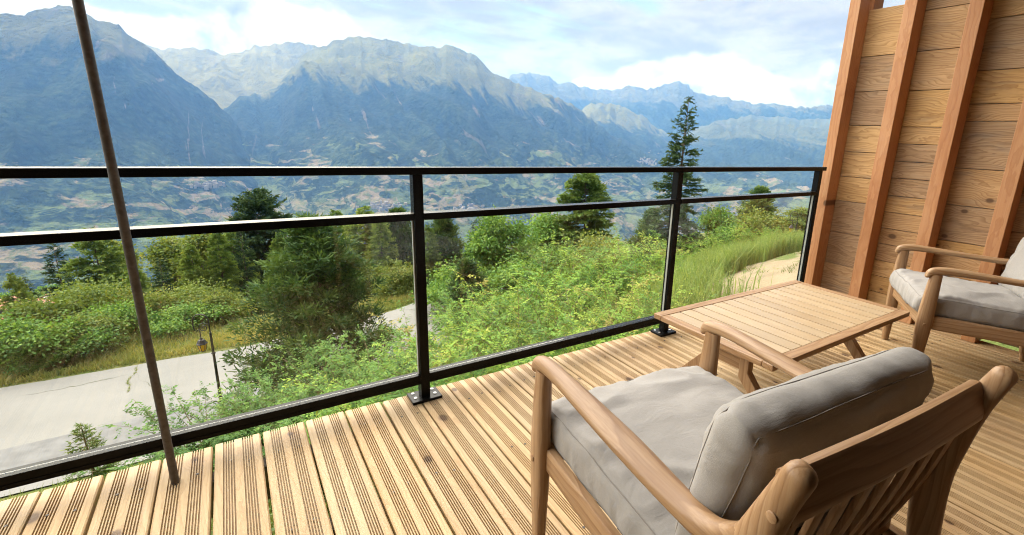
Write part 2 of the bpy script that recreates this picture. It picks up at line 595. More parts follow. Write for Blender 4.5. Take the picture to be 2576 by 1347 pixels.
MAT['bark'] = plain('bark', (0.115, 0.085, 0.062), 0.9, 14, 0.5, 0.6)
MAT['bark_grey'] = plain('grey_bark', (0.20, 0.17, 0.14), 0.9, 14, 0.4, 0.5)
MAT['stem'] = plain('green_brown_stem', (0.16, 0.12, 0.055), 0.8, 30, 0.4)
MAT['web'] = plain('dark_webbing', (0.02, 0.019, 0.018), 0.9)
MAT['lamp_iron'] = plain('lamp_iron', (0.02, 0.02, 0.022), 0.5, 40, 0.3)
MAT['thread'] = plain('seam_thread', (0.20, 0.18, 0.165), 0.9)


# ------------------------------------------------------------------ mountains across the valley
def m_mountain(name, forest, treeline, alp, rock, meadow_amt=1.0, fs=1.0, fields=1.0):
    m, k, o = new_mat(name)
    pos = k.add('ShaderNodeNewGeometry').outputs['Position']
    fall = k.add('ShaderNodeAttribute', attribute_name='fall').outputs['Vector']
    fx, fv, fz = k.sep(fall)       # along the range (km), height share, altitude (km)
    n_big = k.noise(pos, 0.0011 * fs, 5, 0.55, 0.3)
    n_mid = k.noise(pos, 0.0045 * fs, 5, 0.6, 0.5)
    n_fin = k.noise(pos, 0.028 * fs, 4, 0.62)
    n_tree = k.voro(pos, 0.035 * fs)
    streak = k.noise(k.comb(k.math('MULTIPLY', fx, 5.2), k.math('MULTIPLY', fv, 3.0), 3.7), 1.6, 6, 0.62, 0.7)
    # forest: dark conifers with lighter broadleaf patches
    fcol = k.mix(k.mapr(n_mid, 0.4, 0.65), forest, tuple(x * 1.6 for x in forest))
    fcol = k.mix(k.mapr(n_tree, 0.2, 0.75, 0.0, 0.6), fcol, tuple(x * 0.45 for x in forest))
    # fields, dry meadows and terraces low on the slope
    low = k.mapr(k.math('ADD', fv, k.math('MULTIPLY', k.math('SUBTRACT', n_big, 0.5), 0.35)), 0.17, 0.50, 1.0, 0.0)
    band = k.noise(k.vmath('MULTIPLY', pos, (1.0, 1.0, 3.0)), 0.0062 * fs, 6, 0.62, 0.9)
    fld = k.math('MULTIPLY', k.mapr(k.math('ADD', band, k.math('MULTIPLY', low, 0.17)), 0.635, 0.695), fields)
    tone = k.voro(pos, 0.006 * fs, out='Color')
    dry = k.mix(k.mapr(k.sep(tone)[0], 0.35, 0.6), (0.205, 0.165, 0.105), (0.115, 0.15, 0.055))
    dry = k.mix(k.mapr(n_fin, 0.45, 0.62), dry, (0.10, 0.12, 0.05))
    fld = k.math('MULTIPLY', fld, k.mapr(low, 0.02, 0.35))
    scrub = k.mapr(k.math('ADD', n_fin, k.math('MULTIPLY', k.math('SUBTRACT', n_mid, 0.5), 0.8)), 0.5, 0.64)
    fcol = k.mix(k.math('MULTIPLY', k.math('MULTIPLY', scrub, low), 0.6), fcol, (0.115, 0.15, 0.055))
    col = k.mix(fld, fcol, dry)
    # alpine grass above the tree line, tongues of forest reaching up
    tl = k.math('ADD', fv, k.math('ADD', k.math('MULTIPLY', k.math('SUBTRACT', streak, 0.5), 0.48), k.math('MULTIPLY', k.math('SUBTRACT', n_mid, 0.5), 0.22)))
    up = k.mapr(tl, treeline - 0.03, treeline + 0.06)
    ac = k.mix(k.mapr(n_mid, 0.35, 0.65), alp, tuple(x * 0.68 for x in alp))
    ac = k.mix(k.mapr(n_fin, 0.5, 0.7, 0.0, 0.5), ac, tuple(x * 0.6 for x in alp))
    rk = k.mapr(k.math('ADD', k.math('SUBTRACT', streak, 0.03), k.math('MULTIPLY', k.math('SUBTRACT', n_fin, 0.5), 0.5)), 0.56, 0.66)
    rcol = k.mix(k.mapr(n_fin, 0.35, 0.65), rock, tuple(x * 0.6 for x in rock))
    ac = k.mix(k.math('MULTIPLY', rk, k.mapr(fv, 0.55, 0.95, 0.35, 0.85)), ac, rcol)
    col = k.mix(up, col, ac)
    # scree gullies cutting the forest
    gul = k.noise(k.comb(k.math('MULTIPLY', fx, 3.4), k.math('MULTIPLY', fv, 1.1), 9.1), 2.6, 5, 0.6, 1.1)
    gm = k.math('MULTIPLY', k.mapr(gul, 0.635, 0.675), k.mapr(fv, 0.25, 0.5))
    col = k.mix(k.math('MULTIPLY', gm, 0.8), col, rcol)
    hgt = k.math('ADD', k.math('MULTIPLY', n_fin, 1.0), k.math('MULTIPLY', n_mid, 1.5))
    principled(k, o, col, 0.95, k.bump(hgt, 0.7, 60.0), spec=0.05)
    return m


def massif(name, crest, Rc, Rb, zb, mat, seed, az0, az1, n_az=260, n_v=120, amp=150, gul=1.0, back=0.25, convex=1.0, jag=0.42, label=None):
    """a mountain face: crest line given by azimuth and elevation, slopes down to the valley and away behind"""
    ca, ce = np.array(crest).T
    az = np.linspace(az0, az1, n_az)
    el = np.interp(az, ca, ce)
    Rcv = Rc * (1 + 0.10 * (fbm(az * 0.13, az * 0 + 3.1, 3, seed) - 0.5))
    el = el + jag * (fbm(az * 1.9, az * 0, 5, seed + 5, 0.62) - 0.5)
    tooth = 1 - np.abs(2 * fbm(az * 1.1 + 3, az * 0, 3, seed + 6) - 1)
    el = el + jag * 0.9 * (tooth - 0.7)
    zc = np.tan(np.radians(el)) * Rcv + EYE[2]
    Rbv = np.interp(az, *np.array(Rb).T) if isinstance(Rb, list) else np.full(n_az, float(Rb))
    v = np.linspace(0, 1, n_v)[:, None]
    rad = Rbv + (Rcv - Rbv) * v
    prof = v ** convex
    zz = zb + (zc - zb) * prof
    # spurs and gullies running down the fall line
    s = np.radians(az)[None, :] * rad / 1000.0
    warp = 0.5 * (fbm(s * 0.8, v * 3 + az * 0, 3, seed + 9) - 0.5)
    rid = 1 - np.abs(2 * fbm((s + warp) * 1.15, v * 0.9 + 0 * s, 4, seed + 2) - 1)
    rid2 = 1 - np.abs(2 * fbm((s + warp) * 3.4 + 7, v * 2.6 + 0 * s, 4, seed + 3) - 1)
    env = np.clip(v * 3.0, 0, 1) * np.clip((1 - v) * 5.0, 0, 1)
    zz = zz + amp * env * ((rid - 0.72) * 2.4 * gul + (rid2 - 0.75) * 1.25)
    zz = zz + amp * 0.35 * np.clip(v * 6, 0, 1) * np.clip((1 - v) * 9, 0.0, 1) * (fbm(s * 9, v * 9 + 0 * s, 4, seed + 4) - 0.5)
    # far side
    vb = np.linspace(0.02, 1, 10)[:, None]
    rad_b = Rcv * (1 + back * vb)
    zz_b = zc - (zc - zb) * vb ** 1.2 * 0.8
    RAD = np.concatenate([rad, rad_b]); ZZ = np.concatenate([zz, zz_b])
    A = np.radians(az)[None, :] + 0 * RAD
    V = np.stack([EYE[0] + RAD * np.sin(A), EYE[1] + RAD * np.cos(A), ZZ], -1)
    FV = np.concatenate([v + 0 * s, 1 + 0 * rad_b])
    FV = np.clip((ZZ - zb) / (np.max(zc) - zb), 0, 1) * 0.75 + 0.25 * FV
    S_ = A * RAD / 1000.0
    me = grid_mesh(name, V, mat, True, {'fall': np.stack([S_, FV, ZZ / 1000], -1)})
    link(name, me, kind='structure')
    return az, V[:n_v]


FOREST = (0.024, 0.036, 0.017)
MM = m_mountain('mountain_main', FOREST, 0.68, (0.155, 0.152, 0.042), (0.16, 0.135, 0.095))
ML = m_mountain('mountain_left', FOREST, 0.80, (0.115, 0.112, 0.034), (0.16, 0.14, 0.11))
MB_ = m_mountain('mountain_pasture', FOREST, 0.10, (0.215, 0.195, 0.048), (0.18, 0.155, 0.08), fs=0.8, fields=0.0)
MF = m_mountain('mountain_far', FOREST, 0.62, (0.105, 0.102, 0.036), (0.13, 0.115, 0.095), fs=0.6, fields=0.6)
MR = m_mountain('mountain_right', FOREST, 0.62, (0.09, 0.096, 0.032), (0.13, 0.12, 0.09), fs=0.7)

CREST_LEFT = [(-26, 2.5), (-17.6, 4.45), (-15.06, 5.77), (-12.7, 6.78), (-11.47, 7.17), (-10.37, 7.7), (-9.25, 8.14), (-8.31, 7.87), (-7.71, 7.41), (-6.97, 7.28), (-6.23, 7.14), (-5.78, 6.55), (-5.15, 6.1), (-4.49, 5.7), (-3.88, 5.05), (-3.1, 3.85), (-2.09, 3.06), (-1.05, 2.2), (0, 1.05), (1.05, -0.51), (2.09, -2.7), (2.9, -4.61), (4.6, -8.5), (7, -13)]
CREST_BACK = [(-9, 4.0), (-6.6, 4.56), (-5.15, 6.1), (-3.9, 5.84), (-2.72, 5.74), (-1.57, 6.15), (-0.29, 6.15), (0.55, 5.92), (1.78, 6.13), (3.08, 6.8), (4.7, 7.1), (6.23, 7.69), (7.05, 7.48), (8.41, 7.34), (14, 7)]
CREST_MAIN = [(-6, -8), (-3.2, -3.2), (-0.67, 0.3), (1.46, 2.2), (3.23, 2.7), (4.6, 3.5), (5.8, 4.9), (7.2, 6.6), (8.4, 7.4), (9.6, 7.95), (11.71, 8.64), (13.2, 8.76), (15.29, 8.79), (17.03, 8.5), (18.61, 8.26), (19.83, 8.51), (21.07, 8.77), (22.3, 8.44), (23.55, 8.14), (24.61, 7.22), (25.68, 6.28), (27.86, 5.5), (30.08, 4.86), (32.32, 4.34), (34.59, 3.5), (36.93, 1.96), (38.82, 0.5), (40.69, -0.17), (43.03, -1.22), (44.9, -2.02), (47.24, -3.1), (50.52, -4.91), (53.89, -7.77), (60, -11)]
CREST_MID = [(30, -5), (32.56, -3.57), (34.66, 1.87), (36.39, 3.58), (37.73, 3.8), (39.99, 3.46), (42.29, 2.6), (44.63, 1.18), (46.49, 0.17), (48.34, -0.84), (51.09, -2.23), (56, -4)]
CREST_FAR = [(24, 3), (26.12, 4.03), (27.63, 6.18), (28.72, 6.65), (30.04, 6.4), (31.81, 6.4), (32.73, 5.53), (34.05, 5.76), (35.4, 5.52), (36.76, 5.16), (39.0, 5.03), (40.74, 5.59), (42.52, 5.35), (44.24, 5.69), (45.49, 6.21), (46.34, 6.27), (47.49, 5.48), (49.45, 4.91), (51.58, 4.54), (53.67, 4.1), (56.45, 4.07), (59.16, 3.88), (61.78, 3.53), (64.31, 3.12), (72, 2.4)]
CREST_RIGHT = [(43, -5), (44.08, -3.05), (46.49, 0.17), (48.96, 1.56), (51.4, 2.48), (54.62, 2.98), (58.57, 2.76), (61.9, 2.76), (65.84, 2.1), (78, 1.5)]

massif('far_mountain_range', CREST_FAR, 9500, 6800, -400, MF, 51, 24, 72, 420, 100, 300, convex=1.15, jag=0.42)
massif('pasture_ridge', CREST_BACK, 6800, 4600, -250, MB_, 31, -9, 14, 160, 70, 120)
massif('right_hillside', CREST_RIGHT, 8000, [(43, 3100), (78, 2800)], -640, MR, 71, 43, 78, 220, 120, 190, convex=1.25)
massif('forested_shoulder', CREST_MID, 6800, 4600, -520, MM, 61, 30, 56, 140, 80, 150)
MAIN = massif('main_mountain', CREST_MAIN, 5200, [(-6, 2400), (10, 2000), (35, 2300), (60, 3000)], -640, MM, 41, -6, 60, 420, 170, 165, convex=1.12)
LEFT = massif('left_mountain', CREST_LEFT, 4100, [(-26, 1900), (7, 2100)], -640, ML, 21, -26, 7, 260, 150, 120, convex=1.10)

# valley floor
vf = MB()
a = np.radians(np.linspace(-60, 90, 40))
vv = [(EYE[0], EYE[1], -645)] + [(EYE[0] + 12500 * math.sin(t), EYE[1] + 12500 * math.cos(t), -645) for t in a]
vf.add(vv, [(0, i, i + 1) for i in range(1, 40)])
MAT['valley'] = plain('valley_floor', (0.09, 0.10, 0.05), 0.95, 0.004, 0.5)
vf.build('valley_floor', MAT['valley'], kind='structure')


# ------------------------------------------------------------------ near ground
def ground_z(x, y):
    x = np.asarray(x, float); y = np.asarray(y, float)
    yb = np.array([-60, -6, 0, 2, 5, 8, 10.2, 10.9, 16.6, 18.6, 21, 30, 60, 120, 200, 290, 420, 900, 2200])
    zb = np.array([-2.4, -2.4, -2.7, -2.95, -3.75, -5.2, -5.98, -6.03, -6.03, -6.1, -6.7, -10.2, -19.5, -36.5, -58, -82, -135, -420, -642])
    z = np.interp(y, yb, zb)
    rise = 2.0 * sstep(3.5, 13, x) * (1 - 0.95 * sstep(9, 18, y))
    z = z + rise
    flat = 1 - sstep(8.5, 10.3, y) * (1 - sstep(16.6, 18.5, y))      # road bed stays smooth
    z = z + flat * 0.35 * (fbm(x * 0.35, y * 0.35, 3, 5) - 0.5)
    z = z + sstep(25, 60, y) * 6.0 * (fbm(x * 0.02, y * 0.02, 3, 6) - 0.5)
    return z


def m_ground():
    m, k, o = new_mat('grass_ground')
    p = k.add('ShaderNodeNewGeometry').outputs['Position']
    n = k.noise(p, 0.9, 6, 0.6); n2 = k.noise(p, 9.0, 5, 0.65); n3 = k.noise(p, 0.05, 4)
    c = k.mix(k.mapr(n, 0.35, 0.65), (0.085, 0.115, 0.028), (0.175, 0.165, 0.06))
    c = k.mix(k.mapr(n2, 0.45, 0.7), c, (0.055, 0.07, 0.02))
    c = k.mix(k.mapr(n3, 0.45, 0.6, 0.0, 0.45), c, (0.17, 0.19, 0.06))
    principled(k, o, c, 0.95, k.bump(n2, 0.6, 0.08), spec=0.1)
    return m


MAT['ground'] = m_ground()
# one sheet from the house to the valley, finer near the house
gx = np.concatenate([-np.geomspace(1, 2600, 46)[::-1], np.linspace(-0.9, 26, 60), np.geomspace(28, 3200, 36)])
gy = np.concatenate([np.linspace(-30, -2, 8), np.linspace(-1.5, 24, 72), np.geomspace(25, 2200, 60)])
GX, GY = np.meshgrid(gx, gy)
link('ground', grid_mesh('ground', np.stack([GX, GY, ground_z(GX, GY)], -1), MAT['ground']), kind='structure')


def m_asphalt():
    m, k, o = new_mat('old_asphalt')
    p = k.add('ShaderNodeNewGeometry').outputs['Position']
    n = k.noise(p, 0.5, 5, 0.6); n2 = k.noise(p, 45, 3, 0.7); n3 = k.noise(k.vmath('MULTIPLY', p, (0.25, 1.0, 1.0)), 0.9, 4)
    c = k.mix(k.mapr(n, 0.3, 0.7), (0.195, 0.19, 0.178), (0.235, 0.228, 0.212))
    c = k.mix(k.mapr(n2, 0.4, 0.7, 0.0, 0.4), c, (0.13, 0.128, 0.12))
    c = k.mix(k.mapr(n3, 0.5, 0.7, 0.0, 0.3), c, (0.155, 0.152, 0.145))
    w = k.vmath('ADD', p, k.vmath('MULTIPLY', k.comb(k.noise(p, 1.1, 3), k.noise(p, 1.4, 3), 0.0), (0.5, 0.5, 0.0)))
    vo = k.voro(w, 0.28, 'DISTANCE_TO_EDGE')
    crack = k.math('MULTIPLY', k.mapr(vo, 0.0, 0.007, 1.0, 0.0), k.mapr(k.noise(p, 0.35, 2), 0.46, 0.56))
    c = k.mix(k.math('MULTIPLY', crack, 0.8), c, (0.06, 0.065, 0.04))
    principled(k, o, c, 0.9, k.bump(n2, 0.3, 0.01), spec=0.2)
    return m


MAT['asphalt'] = m_asphalt()
MAT['asphalt_new'] = plain('newer_asphalt', (0.145, 0.144, 0.143), 0.9, 3.0, 0.18, 0.2)


def strip(name, mat, y0f, y1f, x0, x1, dz, nx=90, ny=8, **kw):
    xs = np.linspace(x0, x1, nx)
    t = np.linspace(0, 1, ny)[:, None]
    Y = y0f(xs)[None, :] * (1 - t) + y1f(xs)[None, :] * t
    X = xs[None, :] + 0 * t
    Z = ground_z(X, Y) + dz
    return link(name, grid_mesh(name, np.stack([X, Y, Z], -1), mat), kind='structure', **kw)


def bend(x): return 0.045 * np.clip(x, 0, 40) ** 2 + 0.0
strip('road', MAT['asphalt'], lambda x: 10.45 + 0.12 * (fbm(x, x * 0, 3, 3) - 0.5) + 0 * x, lambda x: 16.05 + bend(x) * 0.9 + 0.35 * (fbm(x * 0.8, x * 0, 4, 8) - 0.5), -40, 14, 0.03)
strip('road_patch', MAT['asphalt_new'], lambda x: 10.75 + 0 * x, lambda x: 12.65 + 0.10 * (fbm(x * 0.7, x * 0, 3, 4) - 0.5) + 0.03 * x, -40, 6, 0.036)


def m_dirt():
    m, k, o = new_mat('sandy_path')
    p = k.add('ShaderNodeNewGeometry').outputs['Position']
    n = k.noise(p, 1.4, 6, 0.65); n2 = k.noise(p, 25, 4, 0.7)
    c = k.mix(k.mapr(n, 0.3, 0.7), (0.29, 0.235, 0.155), (0.22, 0.175, 0.115))
    c = k.mix(k.mapr(n2, 0.5, 0.75, 0, 0.5), c, (0.16, 0.14, 0.08))
    c = k.mix(k.mapr(k.noise(p, 0.8, 4), 0.56, 0.66), c, (0.10, 0.13, 0.04))
    principled(k, o, c, 0.95, k.bump(n2, 0.5, 0.03), spec=0.1)
    return m


MAT['dirt'] = m_dirt()
strip('dirt_path', MAT['dirt'], lambda x: 3.2 + 0.05 * (x - 10), lambda x: 6.4 + 0.03 * (x - 10) + 0.8 * (fbm(x * 0.9, x * 0, 3, 12) - 0.5), 9.0, 26, 0.03, nx=80, ny=16)


# ------------------------------------------------------------------ deck
PITCH_B, BW = 0.150, 0.1425
deck = empty('terrace_deck', (0, 0, 0), kind='structure')


def board_profile():
    # across the board (x) and height (z): two bands of five grooves
    g = []
    half = BW / 2
    xs = [(-half, -0.012), (-half, -0.004), (-half + 0.004, 0.0)]
    for band in (-0.0295, 0.0295):
        for i in range(5):
            c = band + (i - 2) * 0.0074
            xs += [(c - 0.0022, 0.0), (c - 0.0019, -0.009), (c + 0.0019, -0.009), (c + 0.0022, 0.0)]
    xs += [(half - 0.004, 0.0), (half, -0.004), (half, -0.012)]
    pts = xs + [(half, -0.027), (-half, -0.027)]
    return pts


def board_mesh(length):
    pr = board_profile()
    n = len(pr)
    V = []; F = []
    ys = [0.0, -0.003, -length]
    for j, yy in enumerate(ys):
        for (a_, b_) in pr:
            V.append((a_, yy, b_ - (0.002 if j == 0 else 0)))
    for j in range(2):
        for i in range(n):
            F.append((j * n + i, j * n + (i + 1) % n, (j + 1) * n + (i + 1) % n, (j + 1) * n + i))
    F.append(tuple(range(n))); F.append(tuple(2 * n + i for i in range(n))[::-1])
    return MB().add(V, F).mesh('deck_board', MAT['deck'])


bmeshes = [board_mesh(2.135), board_mesh(2.13)]
rs = np.random.default_rng(4)
scr = MB()
for i in range(-6, 31):
    xc = (i + 0.5) * PITCH_B + rs.normal(0, 0.0012)
    if xc > 4.53: break
    o = link('deck_board', bmeshes[i % 2], deck, (xc, rs.normal(0, 0.004), rs.normal(0, 0.0012)), (0, 0, rs.normal(0, 0.0012)))
    for yy in (-0.16, -0.60, -1.05, -1.5, -1.95):
        for dx in (-0.030, 0.030):
            cx, cyy = xc + dx + rs.normal(0, 0.003), yy + rs.normal(0, 0.012)
            t = np.linspace(0, 2 * np.pi, 8, endpoint=False)
            scr.add([(cx + 0.0046 * math.cos(q), cyy + 0.0046 * math.sin(q), 0.0005 - 0.0015 * (j == 1)) for j in (0, 1) for q in t] ,
                    [tuple(range(8))] + [(q, (q + 1) % 8, 8 + (q + 1) % 8, 8 + q) for q in range(8)])
MAT['screw_dark'] = plain('dark_screw_head', (0.05, 0.032, 0.022), 0.5)
scr.build('deck_screws', MAT['screw_dark'], deck, kind='stuff')
for yy in (-0.16, -0.60, -1.05, -1.5, -1.95):
    MB().box(-0.9, 4.53, yy - 0.03, yy + 0.03, -0.17, -0.030).build('joist', MAT['bark_grey'], deck)

# house behind and above (outside the picture; it keeps the terrace in the shade)
house = empty('house', (0, 0, 0), kind='structure')
MAT['house_wood'] = wood('house_board', (0.13, 0.075, 0.04), (0.10, 0.055, 0.028), (0.5, 0.4, 0.3), 'X', ring=60, rough=0.6)
for a_ in ((-6, -0.35, -2.4, 3.0), (1.75, 8, -2.4, 3.0), (-0.35, 1.75, 2.25, 3.0)):
    MB().box(a_[0], a_[1], -2.36, -2.16, a_[2], a_[3]).build('facade', MAT['house_wood'], house)
MB().box(-6, 8, -2.36, ROOF_Y, 2.62, 2.80).build('ceiling', MAT['house_wood'], house)
MAT['room'] = plain('room_plaster', (0.35, 0.32, 0.28), 0.9, 3, 0.1)
MB().box(-2.5, 4.0, -6.2, -6.0, -0.1, 2.6).build('room_wall', MAT['room'], house)
MB().box(-2.7, -2.5, -6.2, -2.37, -0.1, 2.6).build('room_wall', MAT['room'], house)
MB().box(4.0, 4.2, -6.2, -2.37, -0.1, 2.6).build('room_wall', MAT['room'], house)
MB().box(-2.7, 4.2, -6.2, -2.37, 2.45, 2.6).build('room_ceiling', MAT['room'], house)
MB().box(-2.7, 4.2, -6.2, -2.145, -0.12, -0.005).build('room_floor', MAT['house_wood'], house)

# ------------------------------------------------------------------ railing
rail = empty('balcony_railing', (0, -0.0635, 0), label='black metal balcony railing with glass panes along the deck edge', cat='railing')
RX0, RX1 = -1.85, 4.325
def pbox(name, mat, par, *a, bev=0.0015, **kw): return MB().box(*a, bev=bev).build(name, mat, par, **kw)
pbox('top_rail', MAT['black'], rail, RX0, RX1, -0.0275, 0.0275, 1.002, 1.030)
POSTS = [-1.799, -0.277, 1.225, 2.743, 4.265]
pw, pd = 0.020, 0.0225
pm = MB().box(-pw, pw, -pd, pd, 0.014, 1.0015, 0.002).mesh('post', MAT['black'])
plm = MB().box(-0.066, 0.066, -0.048, 0.048, 0.0005, 0.0135, 0.0015).mesh('base_plate', MAT['black'])
sm = MB()
t = np.linspace(0, 2 * np.pi, 12, endpoint=False)
sm.add([(0.0075 * r_ * math.cos(q), 0.0075 * r_ * math.sin(q), z_) for r_, z_ in ((1, 0), (0.9, 0.003), (0.35, 0.0036), (0.3, 0.0012)) for q in t],
       [(j * 12 + i, j * 12 + (i + 1) % 12, (j + 1) * 12 + (i + 1) % 12, (j + 1) * 12 + i) for j in range(3) for i in range(12)] + [tuple(36 + i for i in range(12))])
smm = sm.mesh('screw', MAT['steel'])
for i, X in enumerate(POSTS):
    link('post', pm, rail, (X, 0, 0))
    b = link('base_plate', plm, rail, (X, 0, 0))
    for dx, dy in ((-0.044, -0.012), (0.044, -0.012), (-0.044, 0.03), (0.044, 0.03)):
        link('screw', smm, b, (dx, dy, 0.0137))
MAT['gasket'] = plain('glazing_gasket', (0.35, 0.37, 0.36), 0.4)
gm = None
for i in range(len(POSTS) - 1):
    x0, x1 = POSTS[i] + pw, POSTS[i + 1] - pw
    pbox('mid_rail', MAT['black'], rail, x0 + 0.0005, x1 - 0.0005, -0.0275, 0.0275, 0.818, 0.846)
    pbox('bottom_rail', MAT['black'], rail, x0 + 0.0005, x1 - 0.0005, -0.0225, 0.0225, 0.080, 0.124)
    MB().box(x0 + 0.008, x1 - 0.008, -0.0255, -0.0235, 0.094, 0.0965).build('bead', MAT['black'], rail)
    MB().box(x0 + 0.006, x1 - 0.006, -0.003, 0.003, 0.1245, 0.8175).build('glass_pane', MAT['glass'], rail)
    for xe in (x0 + 0.0025, x1 - 0.0025):
        MB().box(xe - 0.002, xe + 0.002, -0.006, 0.006, 0.1245, 0.8175).build('gasket', MAT['gasket'], rail)

# thin steel pole standing on the deck
pole = MB()
pole.tube([(0, 0, 0.001), (-0.004, 0, 0.9), (-0.012, 0, 1.8), (-0.018, 0, 2.70)], 0.0116, 20)
po = pole.build('steel_pole', MAT['pole'], None, smooth=True, angle=R(40), loc=(0.349, -0.176, 0),
                label='thin dull brown steel pole standing on the deck in front of the railing', cat='pole')

# ------------------------------------------------------------------ side wall of studs and weathered boards
wall = empty('timber_side_wall', (4.535, 0, 0), label='timber side wall of orange studs over weathered horizontal boards', cat='wall')
SX0, SX1 = 4.39 - 4.535, -0.002
stud_y = [-0.0575, -0.4225, -0.7875, -1.155, -1.52, -1.885]
for i, yy in enumerate(stud_y):
    MB().box(SX0, SX1, -0.0375, 0.0375, 0.002, 2.60, 0.003).build('stud', MAT['stud'], wall, loc=(0, yy, 0))
seams = [
    [0.01, 0.268, 0.524, 0.772, 0.961, 1.149, 1.344, 1.587, 1.83, 2.15],
    [0.01, 0.128, 0.252, 0.371, 0.498, 0.615, 0.735, 0.856, 0.982, 1.10, 1.221, 1.337, 1.578, 1.831, 2.087, 2.40],
    [0.01, 0.20, 0.36, 0.513, 0.60, 0.84, 1.08, 1.376, 1.481, 1.68, 1.979, 2.25, 2.50],
    [0.01, 0.24, 0.47, 0.72, 0.95, 1.19, 1.42, 1.66, 1.9, 2.14, 2.38, 2.60],
    [0.01, 0.22, 0.45, 0.69, 0.93, 1.18, 1.42, 1.65, 1.88, 2.12, 2.36, 2.60],
    [0.01, 0.25, 0.49, 0.73, 0.96, 1.2, 1.44, 1.68, 1.92, 2.15, 2.39, 2.60],
    [0.01, 0.25, 0.49, 0.73, 0.96, 1.2, 1.44, 1.68, 1.92, 2.15, 2.39, 2.60]]
rs = np.random.default_rng(8)
for b in range(len(stud_y) - 1):
    ya, yb = stud_y[b + 1], stud_y[b]
    sl = seams[b]
    for z0, z1 in zip(sl[:-1], sl[1:]):
        h = z1 - z0 - 0.004
        dx = rs.uniform(0, 0.004)
        MB().box(0.0 + dx, 0.022 + dx, (ya - yb) / 2 + 0.001, (yb - ya) / 2 - 0.001, -h / 2, h / 2, 0.0022).build(
            'cladding_board', MAT['clad'], wall, loc=(0.0, (ya + yb) / 2, (z0 + z1) / 2))
MB().box(0.03, 0.165, -0.105, -0.020, 0.002, 2.60, 0.003).build('corner_post', MAT['stud'], wall)
MB().box(0.03, 0.045, -2.1, -0.36, 0.002, 2.60).build('backing_panel', MAT['bark_grey'], wall)
MB().box(0.03, 0.045, -0.36, -0.11, 0.002, 2.135).build('backing_panel', MAT['bark_grey'], wall)


